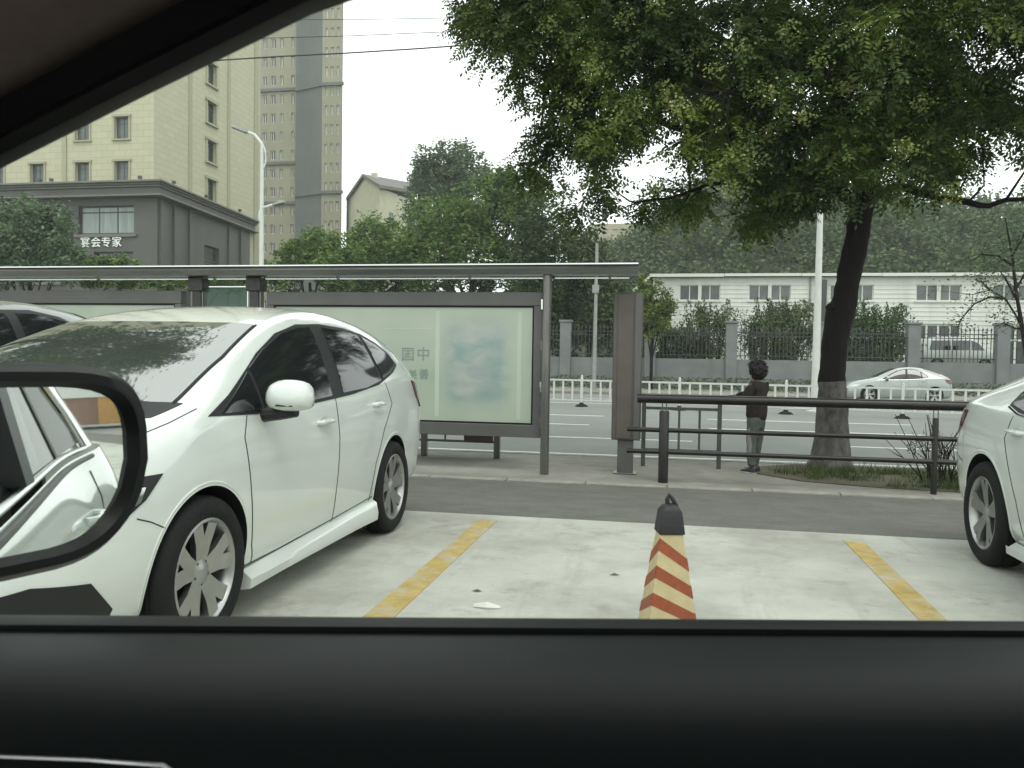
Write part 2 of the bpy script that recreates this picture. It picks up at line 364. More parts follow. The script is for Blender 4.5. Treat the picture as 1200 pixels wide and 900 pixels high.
class Skin:                                   # casts shapes onto a finished body
    def __init__(s, o):
        me = o.data; s.t = BVHTree.FromPolygons([v.co.copy() for v in me.vertices], [tuple(p.vertices) for p in me.polygons])
    def hit(s, p, d, far=4):
        d = Vector(d).normalized(); h = s.t.ray_cast(Vector(p) - d * far, d)
        return (h[0], h[1]) if h[0] is not None else (None, None)
def car_body(name, T, width_scale, paint, parent, axles, arch_r, arch_z):
    """lofted shell; T rows: u, z_bottom, half width, z_belt, w_belt, z_edge, w_edge, z_top"""
    V, F = [], []; nsec = 12
    for (u, zb, wm, zl, wl, ze, we, zt) in T:
        half = [(0, zb), (wm * .7, zb), (wm * .91, zb + .03), (wm * .955, zb + .13), (wm * .992, zb + (zl - zb) * .40), (wm * 1.0, zb + (zl - zb) * .74), (wl, zl),
                ((wl + we) / 2 + .015, (zl + ze) / 2 + .01), (we, ze), (we * .82, ze + (zt - ze) * .62), (we * .42, zt - (zt - ze) * .08), (0, zt)]
        ring = [(u, y, z) for y, z in half] + [(u, -y, z) for y, z in half[-2:0:-1]]
        V += ring
    n = 22
    for i in range(len(T) - 1):
        for k in range(n):
            k2 = (k + 1) % n; F.append((i * n + k, i * n + k2, (i + 1) * n + k2, (i + 1) * n + k))
    # flat-ish end caps made of quads
    for base in (0, (len(T) - 1) * n):
        for k in range(0, 11):
            a, b = base + k, base + k + 1
            c, d = base + (n - k - 1) % n, base + (n - k) % n
            if k == 0: F.append((base, base + 1, base + n - 1))
            elif k == 10: F.append((base + 10, base + 11, base + 12))
            else: F.append((a, b, c, d))
    o = obj(name, (V, F), paint, parent, smooth=True)
    bm = bmesh.new(); bm.from_mesh(o.data); cl = bm.edges.layers.float.new('crease_edge'); bm.verts.ensure_lookup_table()
    for e in bm.edges:
        a_, b_ = sorted(v.index for v in e.verts)
        if b_ - a_ == n and a_ % n in (6, 16) and a_ // n > 4: e[cl] = .62
        if b_ - a_ == n and a_ % n in (3, 19) and a_ // n > 4: e[cl] = .5
    bm.to_mesh(o.data); bm.free()
    s = o.modifiers.new('s', 'SUBSURF'); s.levels = 3; s.render_levels = 3
    me = evaluated(o); o.modifiers.clear(); o.data = me
    wmax = max(t[2] for t in T)
    for i, u in enumerate(axles):
        for s in (-1, 1):
            cv, cf = lathe([(arch_r, s * (wmax - .32)), (arch_r, s * (wmax + .2))], 72, 'y'); cf = cf + [tuple(range(72)), tuple(range(143, 71, -1))]
            c = obj('cut', ([(x + u, y, z + arch_z) for x, y, z in cv], cf), M['black_plastic'], parent)
            bmm = o.modifiers.new('b', 'BOOLEAN'); bmm.object = c; bmm.operation = 'DIFFERENCE'; bmm.solver = 'EXACT'; bmm.material_mode = 'TRANSFER'
            me = evaluated(o); o.modifiers.clear(); o.data = me; bpy.data.objects.remove(c)
    auto_sharp(o.data, 35)
    sk = Skin(o)
    for u in axles:
        for s in (-1, 1):
            H = []
            for k in range(0, 41):
                a = R(-22 + 224 * k / 40); h = sk.t.ray_cast(Vector((u + (arch_r + .016) * math.cos(a), s * 3, arch_z + (arch_r + .016) * math.sin(a))), Vector((0, -s, 0)))
                if h[0] is not None and h[0].z > .16 and abs(h[0].y) > .5: H.append(h[0] - Vector((0, s * .006, 0)))
            if len(H) > 8: obj('arch_lip', tube(H, [.003] + [.009] * (len(H) - 2) + [.003], 8), paint, parent, smooth=True, sharp=80)
    return o

def frame_for(d):
    d = Vector(d).normalized(); a = Vector((0, 0, 1)).cross(d)
    if a.length < .1: a = Vector((0, 1, 0))
    a.normalize(); return a, d.cross(a).normalized(), d
def panel(skin, name, pts, d, m, parent, off=.004, thick=.012, step=.04, label=None):
    """pts: 3-D outline (any depth); cast along d onto the skin and raised by off"""
    a, b, d = frame_for(d)
    P2 = [Vector((Vector(p).dot(a), Vector(p).dot(b))) for p in pts]
    D = []
    for i, p in enumerate(P2):
        q = P2[(i + 1) % len(P2)]; k = max(1, int((q - p).length / step))
        for j in range(k): D.append(p.lerp(q, j / k))
    nb = len(D); inner = []
    xs = [p.x for p in D]; ys = [p.y for p in D]
    x = min(xs) + step / 2
    while x < max(xs):
        y = min(ys) + step / 2
        while y < max(ys):
            c = False; j = nb - 1                     # point in polygon
            for i in range(nb):
                if (D[i].y > y) != (D[j].y > y) and x < (D[j].x - D[i].x) * (y - D[i].y) / (D[j].y - D[i].y) + D[i].x: c = not c
                j = i
            if c: inner.append(Vector((x, y)))
            y += step
        x += step
    r = delaunay_2d_cdt(D + inner, [], [list(range(nb))], 1, 1e-5)
    V2, F2 = r[0], r[2]
    V = []; last = None
    for p in V2:
        w3 = a * p.x + b * p.y
        h, nn = skin.hit(w3, d)
        if h is None:
            h, nn = (w3 + d * last[1], last[2]) if last else (w3, -d)
        else:
            if nn.dot(d) > 0: nn = -nn
            last = (None, (h - w3).dot(d), nn)
        V.append(h - d * off)
    n0 = len(V); V = V + [v + d * thick for v in V]
    F = [tuple(f) for f in F2]
    cnt = {}
    for f in F:
        for i in range(len(f)):
            e = (f[i], f[(i + 1) % len(f)]); cnt[tuple(sorted(e))] = cnt.get(tuple(sorted(e)), 0) + 1
    for e, c in cnt.items():
        if c == 1: F.append((e[0], e[1], e[1] + n0, e[0] + n0))
    return obj(name, (V, F), m, parent, smooth=True, sharp=30, label=label)
def seam(skin, name, pts, d, m, parent, wd=.0036, closed=False):
    P = []
    for i in range(len(pts) - (0 if closed else 1)):
        p, q = Vector(pts[i]), Vector(pts[(i + 1) % len(pts)]); k = max(1, int((q - p).length / .03))
        for j in range(k): P.append(p.lerp(q, j / k))
    P.append(Vector(pts[0] if closed else pts[-1]))
    H = [skin.hit(p, d)[0] for p in P]; H = [h for h in H if h is not None]
    return obj(name, tube(H, wd, 5), m, parent)

def wheel(parent, u, y, s, R_, rim_r, wid, style, z=None):
    """s: +1/-1 side the face looks to"""
    e = bpy.data.objects.new('wheel', None); COL.objects.link(e); e.parent = parent; e.location = (u, y, z if z is not None else R_); e.empty_display_size = .1
    h = wid / 2
    t = lathe([(rim_r, -h * .85), (rim_r + .02, -h), (R_ - .03, -h), (R_ - .008, -h * .82), (R_, -h * .6), (R_, -.045), (R_ - .007, -.04), (R_ - .007, -.034), (R_, -.03), (R_, .03), (R_ - .007, .034), (R_ - .007, .04), (R_, .045), (R_, h * .6), (R_ - .008, h * .82), (R_ - .03, h), (rim_r + .02, h), (rim_r, h * .85), (rim_r, -h * .85)], 48, 'y')
    obj('tyre', t, M['rubber'], e, smooth=True, sharp=50)
    f = s * h * .8
    rim = lathe([(rim_r + .004, f * 1.12), (rim_r - .006, f * 1.16), (rim_r - .018, f), (rim_r - .03, f * .5), (rim_r - .035, -f), (rim_r + .002, -f * 1.05)], 48, 'y')
    parts = [rim]
    for k in range(5):
        for dlt in ((-.27, .27) if style == 'pair' else (-.16, .2)):
            an = 2 * math.pi * k / 5 + .3
            a1 = an + dlt * .35; a2 = an + dlt
            r0, r1 = .045, rim_r - .018
            w0, w1 = (.034, .036) if style == 'pair' else (.03, .026)
            pts = []
            for rr, aa, ww, ff in ((r0, a1, w0, f * .78), ((r0 + r1) / 2, (a1 + a2) / 2, (w0 + w1) / 2, f * .92), (r1, a2, w1, f * 1.02)):
                c, sn = math.cos(aa), math.sin(aa)
                for sg in (-1, 1):
                    pts.append((rr * c - sg * ww * sn, ff, rr * sn + sg * ww * c))
                for sg in (1, -1):
                    pts.append((rr * c - sg * ww * sn * .7, ff - s * .035, rr * sn + sg * ww * c * .7))
            F = []
            for i in range(2):
                for q in range(4): F.append((i * 4 + q, i * 4 + (q + 1) % 4, i * 4 + 4 + (q + 1) % 4, i * 4 + 4 + q))
            parts.append((pts, F + [(0, 1, 2, 3), (8, 9, 10, 11)]))
    obj('rim', merge(*parts), M['alloy'], e, smooth=True, sharp=32)
    obj('brake_disc', lathe([(.0001, f * .05), (rim_r - .06, f * .05), (rim_r - .06, -f * .1), (.0001, -f * .1)], 32, 'y'), M['brake'], e)
    obj('hub_cap', lathe([(.0001, f * .98), (.026, f * .96), (.034, f * .9), (.06, f * .8), (.062, f * .4)], 20, 'y'), M['alloy'], e, smooth=True)
    for k in range(5):
        an = 2 * math.pi * k / 5 + .3 + math.pi / 5
        nut = lathe([(.0001, f * .84), (.008, f * .84), (.009, f * .6)], 6, 'y')
        obj('wheel_nut', ([(x + .05 * math.cos(an), yy, zz + .05 * math.sin(an)) for x, yy, zz in nut[0]], nut[1]), M['dark_steel'], e)
    return e

def mirror_pod(parent, u, y, z, s, paint):     # a door mirror of a parked car, the pod pointing outwards
    V, F = [], []; nr, nn = 9, 14
    for i in range(nr + 1):
        t = i / nr; ang = math.pi * t
        for k in range(nn):
            a = 2 * math.pi * k / nn; ca, sa = math.cos(a), math.sin(a)
            r = max(.0005, math.sin(ang)) ** .45
            yy = -math.cos(ang) * .115
            V.append((u + math.copysign(abs(ca) ** .8, ca) * .082 * r * (1.15 if ca < 0 else .6), y + s * (yy + .02), z + math.copysign(abs(sa) ** .85, sa) * .098 * r * (1 if sa > 0 else .62)))
    for i in range(nr):
        for k in range(nn):
            k2 = (k + 1) % nn; F.append((i * nn + k, i * nn + k2, (i + 1) * nn + k2, (i + 1) * nn + k))
    o = obj('door_mirror', (V, F), paint, parent, smooth=True, sharp=80)
    obj('mirror_base', tube([(u + .01, y - s * .14, z - .085), (u + .01, y - s * .04, z - .075), (u, y + s * .05, z - .066)], [.035, .03, .022], 8), M['black_plastic'], o, smooth=True)
    obj('trim_strip', tube([(u + .02, y + s * .128, z - .026), (u - .045, y + s * .112, z - .026), (u - .078, y + s * .06, z - .027), (u - .086, y - s * .02, z - .028)], [.004, .006, .007, .005], 6), M['black_plastic'], o)
    return o

def skirt(car, paint, s, u0, u1, zb, zt0, zt1, y):
    V, F = [], []; n = 14
    for i in range(n + 1):
        u = u0 + (u1 - u0) * i / n; zt = zt0 + (zt1 - zt0) * i / n; k = 1 if 0 < i < n else .6
        fl = .008 * max(0, 1 - i / 3) + .012 * max(0, 1 - (n - i) / 3)
        for yy, zz in ((y - .20, zb + .03), (y - .06 + fl, zb), (y + .008 + fl, zb + .012), (y + .022 * k + fl, zb + .06), (y + .004 + fl * .6, zt - .03), (y - .03, zt)): V.append((u, s * (yy - .012), zz))
    for i in range(n):
        for k in range(6): F.append((i * 6 + k, i * 6 + (k + 1) % 6, i * 6 + 6 + (k + 1) % 6, i * 6 + 6 + k))
    F += [tuple(range(6)), tuple(range(n * 6, n * 6 + 6))]
    return obj('side_skirt', (V, F), paint, car, smooth=True, sharp=50)

def handle(skin, parent, u, z, s, paint, wm):
    h, _ = skin.hit((u, 0, z), (0, -s, 0))
    y = h.y
    rc = lathe([(.0001, 0), (.030, -.001), (.040, -.004)], 20, 'y')
    panel(skin, 'handle_recess_shade', [(u + .01 + .045 * math.cos(q * .4488) * 1.2, s * .7, z + .004 + .030 * math.sin(q * .4488)) for q in range(14)], (0, -s, 0), M['recess_shade'], parent, off=.0015, thick=.004, step=.02)  # thin disc on the surface; its darker colour paints the cup's shade
    o = obj('door_handle', tube([(u - .09, y - s * .004, z), (u - .075, y + s * .026, z + .002), (u, y + s * .034, z + .004), (u + .07, y + s * .028, z + .002), (u + .09, y - s * .004, z)], [.012, .015, .016, .015, .012], 8), paint, parent, smooth=True)
    return o

MPV = [  # u, zb, wm, zl, wl, ze, we, zt
    (.00, .30, .46, .56, .42, .62, .36, .64), (.03, .24, .60, .60, .56, .68, .50, .70), (.12, .19, .73, .66, .69, .77, .60, .79), (.30, .18, .82, .74, .78, .86, .68, .885),
    (.55, .18, .868, .84, .835, .945, .72, .97), (.80, .18, .885, .93, .86, 1.01, .76, 1.04), (.98, .18, .89, .985, .865, 1.06, .775, 1.12), (1.28, .18, .892, 1.00, .865, 1.22, .745, 1.28),
    (1.62, .18, .892, 1.01, .865, 1.35, .705, 1.405), (1.95, .18, .892, 1.02, .865, 1.455, .675, 1.505), (2.25, .18, .892, 1.03, .865, 1.51, .665, 1.575), (2.7, .18, .892, 1.04, .865, 1.53, .66, 1.615),
    (3.1, .18, .890, 1.06, .862, 1.515, .655, 1.60), (3.5, .19, .885, 1.10, .85, 1.48, .645, 1.56), (3.85, .21, .875, 1.13, .83, 1.42, .64, 1.50), (4.12, .23, .86, 1.13, .81, 1.335, .635, 1.425),
    (4.28, .25, .84, 1.06, .79, 1.19, .66, 1.27), (4.38, .28, .80, .94, .76, 1.02, .68, 1.06), (4.45, .32, .73, .78, .69, .84, .61, .86), (4.48, .38, .60, .66, .56, .70, .5, .71)]
SEDAN = [
    (.00, .30, .44, .52, .40, .58, .34, .60), (.03, .22, .60, .56, .56, .64, .50, .66), (.14, .18, .74, .62, .70, .73, .62, .76), (.40, .17, .84, .70, .80, .84, .70, .87),
    (.80, .17, .885, .80, .85, .92, .74, .95), (1.15, .17, .895, .87, .865, .97, .77, 1.00), (1.38, .17, .90, .90, .868, 1.02, .76, 1.08), (1.70, .17, .90, .92, .868, 1.17, .70, 1.22),
    (2.05, .17, .90, .935, .868, 1.32, .655, 1.37), (2.4, .17, .90, .95, .868, 1.39, .64, 1.44), (2.8, .17, .90, .965, .868, 1.405, .635, 1.46), (3.2, .17, .90, .98, .868, 1.37, .635, 1.43),
    (3.6, .18, .90, 1.00, .865, 1.26, .65, 1.32), (3.92, .20, .895, 1.03, .86, 1.16, .70, 1.22), (4.18, .22, .88, 1.03, .835, 1.09, .72, 1.14), (4.38, .24, .86, .99, .80, 1.03, .70, 1.075),
    (4.50, .27, .82, .90, .77, .96, .66, .99), (4.57, .32, .74, .74, .70, .80, .6, .81), (4.60, .38, .6, .62, .56, .68, .5, .69)]
VAN = [
    (.00, .34, .50, .62, .46, .70, .40, .72), (.05, .28, .68, .72, .64, .84, .58, .86), (.2, .26, .76, .86, .73, .96, .66, .99), (.45, .26, .79, .96, .76, 1.06, .68, 1.12), (.8, .26, .80, 1.0, .77, 1.36, .66, 1.42),
    (1.2, .26, .80, 1.02, .77, 1.68, .63, 1.74), (1.6, .26, .80, 1.02, .775, 1.78, .64, 1.84), (2.4, .26, .80, 1.02, .775, 1.80, .65, 1.86), (3.4, .26, .80, 1.02, .775, 1.78, .65, 1.84),
    (3.85, .28, .79, 1.02, .765, 1.68, .64, 1.74), (3.98, .32, .76, 1.0, .74, 1.3, .66, 1.34), (4.02, .38, .68, .9, .66, 1.0, .6, 1.02)]

def side(pts, s): return [(u, s * .7, z) for u, z in pts]

def windows_side(sk, car, s, wins, surround):
    panel(sk, 'window_surround', side(surround, s), (0, -s, 0), M['black_plastic'], car, off=.003, thick=.012)
    for wn in wins:
        panel(sk, 'side_window', side(wn, s), (0, -s, 0), M['car_glass'], car, off=.008, thick=.01)

def gh(pts):
    return [(float(np.interp(u, [.9, 2.3, 3.3, 3.92], [1.0, 2.37, 3.27, 3.78])), z) for u, z in pts]

def make_mpv():
    car = thing('parked_car', 'white people carrier parked at the left behind the door mirror, alloy wheels and dark windows', 'car', (-2.845, 2.30, 0), math.pi / 2)
    paint = M['white_paint']
    b = car_body('body', MPV, 1, paint, car, (.94, 3.47), .37, .345); sk = Skin(b)
    for s in (-1, 1):
        sur = [(.90, 1.015), (1.12, 1.10), (1.55, 1.30), (1.85, 1.41), (2.15, 1.472), (2.5, 1.487), (2.95, 1.475), (3.3, 1.445), (3.62, 1.385), (3.84, 1.31), (3.92, 1.225), (3.7, 1.17), (3.2, 1.09), (2.6, 1.045), (1.9, 1.015), (1.3, 1.0)]
        wins = [[(1.40, 1.018), (1.40, 1.225), (1.62, 1.318), (1.9, 1.41), (2.15, 1.452), (2.30, 1.462), (2.24, 1.05), (1.8, 1.03)],
                [(1.0, 1.022), (1.17, 1.105), (1.365, 1.205), (1.365, 1.018)],
                [(2.44, 1.062), (2.50, 1.466), (2.9, 1.455), (3.17, 1.432), (3.28, 1.12), (2.9, 1.078)],
                [(3.34, 1.132), (3.26, 1.425), (3.56, 1.37), (3.79, 1.295), (3.85, 1.225), (3.7, 1.19)]]
        windows_side(sk, car, s, [gh(q) for q in wins], gh(sur))
        D = (0, -s, 0)
        seam(sk, 'door_gap', side([(1.30, 1.0), (1.26, .9), (1.31, .62), (1.36, .36), (1.40, .27)], s), D, M['gap'], car)
        seam(sk, 'door_gap', side([(2.36, 1.04), (2.38, .8), (2.36, .5), (2.36, .28)], s), D, M['gap'], car)
        seam(sk, 'door_gap', side([(3.32, 1.1), (3.42, .95), (3.22, .78), (3.06, .55), (3.0, .3)], s), D, M['gap'], car)
        skirt(car, paint, s, 1.31, 3.09, .15, .25, .31, .878)
        seam(sk, 'skirt_gap', side([(1.33, .262), (1.7, .268), (3.06, .325)], s), D, M['gap'], car)
        handle(sk, car, 2.16, .905, s, paint, .89); handle(sk, car, 3.09, .96, s, paint, .89)
        mirror_pod(car, 1.45, s * 1.0, 1.075, s, paint)
        DD = (.62, -s * .78, 0)
        hl = panel(sk, 'headlight', [(.70, s * .80, .81), (.60, s * .79, .72), (.47, s * .77, .65), (.22, s * .70, .60), (.10, s * .62, .63), (.16, s * .64, .73), (.42, s * .74, .81)], DD, M['black_plastic'], car, off=.006, thick=.02, step=.03)
        panel(sk, 'lamp_lens', [(.60, s * .79, .77), (.57, s * .785, .715), (.44, s * .76, .67), (.22, s * .70, .625), (.14, s * .64, .65), (.18, s * .66, .71), (.38, s * .73, .78)], DD, M['clear_lens'], hl, off=.014, thick=.01, step=.03)
        fg = panel(sk, 'fog_surround', [(.33, s * .77, .455), (.16, s * .66, .48), (.05, s * .5, .44), (.06, s * .5, .27), (.38, s * .79, .24), (.42, s * .8, .33)], DD, M['black_plastic'], car, off=.006, thick=.02, step=.03)
        panel(sk, 'tail_light', [(4.02, s * .8, 1.10), (4.30, s * .75, 1.05), (4.40, s * .7, .92), (4.25, s * .78, .88), (4.08, s * .8, .98)], (-.45, -s * .9, 0), M['red_lens'], car, off=.012, thick=.02, step=.03)
        seam(sk, 'bumper_gap', [(.50, s * .8, .655), (.57, s * .8, .63), (.65, s * .8, .59)], D, M['gap'], car, wd=.003)
        seam(sk, 'bonnet_gap', [(.98, s * .80, 1.0), (.80, s * .78, 1.0), (.5, s * .72, .95), (.25, s * .6, .8)], (0, 0, -1), M['gap'], car, wd=.003)
    ws = [(.84, 0, 1), (.86, .35, 1), (.90, .58, 1), (.95, .70, 1), (1.40, .67, 1), (1.88, .585, 1), (1.83, .35, 1), (1.81, 0, 1), (1.83, -.35, 1), (1.88, -.585, 1), (1.40, -.67, 1), (.95, -.70, 1), (.92, -.60, 1), (.86, -.35, 1)]
    wp = panel(sk, 'windscreen', ws, (0, 0, -1), M['screen_glass'], car, off=.006, thick=.015, step=.06)
    for s in (-1, 1):
        seam(sk, 'screen_seal', [(.95, s * .708, 1), (1.40, s * .678, 1), (1.89, s * .592, 1)], (0, 0, -1), M['black_plastic'], car, wd=.007)
    panel(sk, 'cowl', [(.74, -.62, 1), (.80, -.70, 1), (.97, -.74, 1), (.85, -.4, 1), (.82, 0, 1), (.85, .4, 1), (.97, .74, 1), (.80, .70, 1), (.74, .62, 1), (.70, 0, 1)], (0, 0, -1), M['black_plastic'], car, off=.003)
    for y0, y1 in ((-.05, .55), (-.6, -.02)):
        h = [skin_p for skin_p in [sk.hit((.86 + .03 * t, y0 + (y1 - y0) * t, 1), (0, 0, -1))[0] for t in (0, .25, .5, .75, 1)] if skin_p]
        obj('wiper', tube([p + Vector((0, 0, .02)) for p in h], .008, 6), M['black_plastic'], car)
    panel(sk, 'grille', [(0, -.42, .50), (0, .42, .50), (0, .46, .58), (0, -.46, .58)], (1, 0, 0), M['black_plastic'], car, off=.006)
    panel(sk, 'lower_grille', [(0, -.5, .28), (0, .5, .28), (0, .44, .40), (0, -.44, .40)], (1, 0, 0), M['black_plastic'], car, off=.006)
    panel(sk, 'rear_window', [(4.6, -.55, 1.36), (4.6, .55, 1.36), (4.6, .62, 1.08), (4.6, -.62, 1.08)], (-1, 0, 0), M['car_glass'], car, off=.006)
    for u in (.94, 3.47):
        for s in (-1, 1): wheel(car, u, s * .785, s, .335, .235, .205, 'pair')
    for ch in [x for x in bpy.data.objects if x.parent == car]:
        sq = lambda x: x if x < 2.3 else 2.3 + (x - 2.3) * .955
        if ch.type == 'MESH':
            for v in ch.data.vertices: v.co.x = sq(v.co.x)
            for g in [x for x in bpy.data.objects if x.parent == ch]:
                for v in g.data.vertices: v.co.x = sq(v.co.x)
        else: ch.location.x = sq(ch.location.x)
    return car
make_mpv()

def make_sedan(name, label, loc, rz, paint, group=None, scale=1, detail=True):
    car = thing(name, label, 'car', loc, rz, group)
    b = car_body('body', SEDAN, 1, paint, car, (.93, 3.66), .375, .345); sk = Skin(b)
    for s in (-1, 1):
        D = (0, -s, 0)
        sur = [(1.42, .945), (1.8, 1.14), (2.15, 1.29), (2.5, 1.365), (2.85, 1.378), (3.2, 1.345), (3.5, 1.265), (3.78, 1.13), (3.84, 1.05), (3.6, 1.015), (2.9, .975), (2.0, .95)]
        wins = [[(1.58, .962), (1.84, 1.12), (2.17, 1.27), (2.5, 1.345), (2.55, 1.347), (2.52, .98), (2.0, .965)],
                [(2.62, .985), (2.66, 1.352), (2.9, 1.352), (3.2, 1.32), (3.36, 1.28), (3.42, 1.02), (3.1, 1.0)],
                [(3.48, 1.026), (3.42, 1.262), (3.55, 1.215), (3.74, 1.12), (3.78, 1.06)]]
        sh_ = lambda pts: [(float(np.interp(u, [1.42, 2.6, 3.84], [1.42, 2.5, 3.42])), z) for u, z in pts]
        windows_side(sk, car, s, [sh_(q) for q in wins], sh_(sur))
        seam(sk, 'chrome_line', side(sh_([(1.42, .935), (2.0, .94), (2.9, .965), (3.6, 1.003), (3.85, 1.04)]), s), D, M['chrome'], car, wd=.006)
        seam(sk, 'door_gap', side([(1.40, .90), (1.34, .7), (1.38, .4), (1.42, .25)], s), D, M['gap'], car)
        seam(sk, 'door_gap', side([(2.56, .96), (2.57, .7), (2.54, .28)], s), D, M['gap'], car)
        seam(sk, 'door_gap', side([(3.28, .99), (3.34, .85), (3.24, .68), (3.14, .5), (3.08, .28)], s), D, M['gap'], car)
        skirt(car, paint, s, 1.315, 3.27, .15, .21, .23, .872)
        handle(sk, car, 2.36, .86, s, paint, .9); handle(sk, car, 3.18, .90, s, paint, .9)
        mirror_pod(car, 1.66, s * 1.0, 1.0, s, paint)
        DD = (.62, -s * .78, 0)
        hl = panel(sk, 'headlight', [(.60, s * .80, .73), (.40, s * .78, .66), (.12, s * .6, .60), (.10, s * .6, .67), (.36, s * .72, .745)], DD, M['clear_lens'], car, off=.006, thick=.02, step=.03)
        panel(sk, 'tail_light', [(4.06, s * .86, .98), (4.30, s * .84, .985), (4.52, s * .7, .97), (4.53, s * .7, .83), (4.36, s * .8, .80), (4.18, s * .86, .86)], (-.5, -s * .86, 0), M['red_lens'], car, off=.010, thick=.02, step=.03)
        seam(sk, 'bumper_gap', [(4.06, s * .86, .62), (4.30, s * .84, .66), (4.48, s * .7, .66)], (-.5, -s * .86, 0), M['gap'], car, wd=.003)
    ws = [(1.24, 0, 1), (1.28, .4, 1), (1.40, .70, 1), (1.75, .655, 1), (2.17, .58, 1), (2.12, .3, 1), (2.1, 0, 1), (2.12, -.3, 1), (2.17, -.58, 1), (1.75, -.655, 1), (1.40, -.70, 1), (1.28, -.4, 1)]
    panel(sk, 'windscreen', ws, (0, 0, -1), M['screen_glass'], car, off=.006, thick=.015, step=.06)
    rw = [(3.3, 0, 1), (3.28, .3, 1), (3.22, .56, 1), (3.9, .64, 1), (4.0, .3, 1), (4.02, 0, 1), (4.0, -.3, 1), (3.9, -.64, 1), (3.22, -.56, 1), (3.28, -.3, 1)]
    panel(sk, 'rear_window', rw, (0, 0, -1), M['car_glass'], car, off=.006, thick=.015, step=.06)
    panel(sk, 'grille', [(0, -.40, .36), (0, .40, .36), (0, .44, .54), (0, -.44, .54)], (1, 0, 0), M['black_plastic'], car, off=.006)
    for u in (.93, 3.66):
        for s in (-1, 1): wheel(car, u, s * .795, s, .335, .232, .205, 'single')
    for ch in [x for x in bpy.data.objects if x.parent == car and x.type == 'MESH']:
        for v in ch.data.vertices:
            if v.co.x > 4.05: v.co.x = 4.05 + (v.co.x - 4.05) * .72
    return car
# right-hand neighbour: tail away from us; its rear axle stands at Y 5.78
sedan = make_sedan('parked_car', 'white saloon at the right edge, only its rear flank and rear wheel in view', (2.90, 2.12, 0), math.pi / 2, M['white_paint'])
road_sedan = copy_tree(sedan)
road_sedan.name = 'passing_car'; road_sedan.location = (at(992, 440, 36.9).x, 37.4, -.42); road_sedan.scale = (.93, .95, 1.07); road_sedan.rotation_euler.z = 0
tag(road_sedan, 'silver saloon driving left along the far lanes behind the white railing', 'car')
def repaint(root, old, new):
    for ch in [x for x in bpy.data.objects if x.parent == root]:
        if ch.type == 'MESH' and any(m == old for m in ch.data.materials):
            ch.data = ch.data.copy()
            for i, m in enumerate(ch.data.materials):
                if m == old: ch.data.materials[i] = new
repaint(road_sedan, M['white_paint'], M['silver_paint'])
dark = copy_tree(sedan); dark.name = 'parked_car'
dark.location = (-5.22, 2.35, 0); dark.rotation_euler.z = math.pi / 2; dark.scale = (1.05, 1.04, 1.15)
tag(dark, 'grey car behind the white people carrier, only its roof and black windows showing', 'car')
repaint(dark, M['white_paint'], M['grey_paint'])

def make_van(loc, rz):
    car = thing('parked_van', 'small white van parked beyond the iron fence in front of the white building', 'van', loc, rz)
    b = car_body('body', VAN, 1, M['silver_paint'], car, (.75, 3.2), .33, .31); sk = Skin(b)
    for s in (-1, 1):
        wins = [[(.75, 1.08), (1.08, 1.50), (1.45, 1.62), (1.45, 1.08)], [(1.53, 1.08), (1.53, 1.62), (2.45, 1.62), (2.45, 1.08)], [(2.53, 1.08), (2.53, 1.62), (3.5, 1.60), (3.62, 1.08)]]
        for wn in wins: panel(sk, 'side_window', side(wn, s), (0, -s, 0), M['car_glass'], car, off=.006, step=.08)
        seam(sk, 'door_gap', side([(1.5, 1.7), (1.5, .35)], s), (0, -s, 0), M['gap'], car, wd=.006)
        seam(sk, 'door_gap', side([(2.5, 1.7), (2.5, .35)], s), (0, -s, 0), M['gap'], car, wd=.006)
    panel(sk, 'windscreen', [(.5, -.6, 1), (.5, .6, 1), (1.15, .55, 1), (1.15, -.55, 1)], (0, 0, -1), M['screen_glass'], car, off=.006, step=.08)
    for u in (.75, 3.2):
        for s in (-1, 1): wheel(car, u, s * .70, s, .29, .19, .17, 'single')
    return car
p = at(1165, 428, 50.5)
make_van((p.x, 50.5, .98), math.pi)

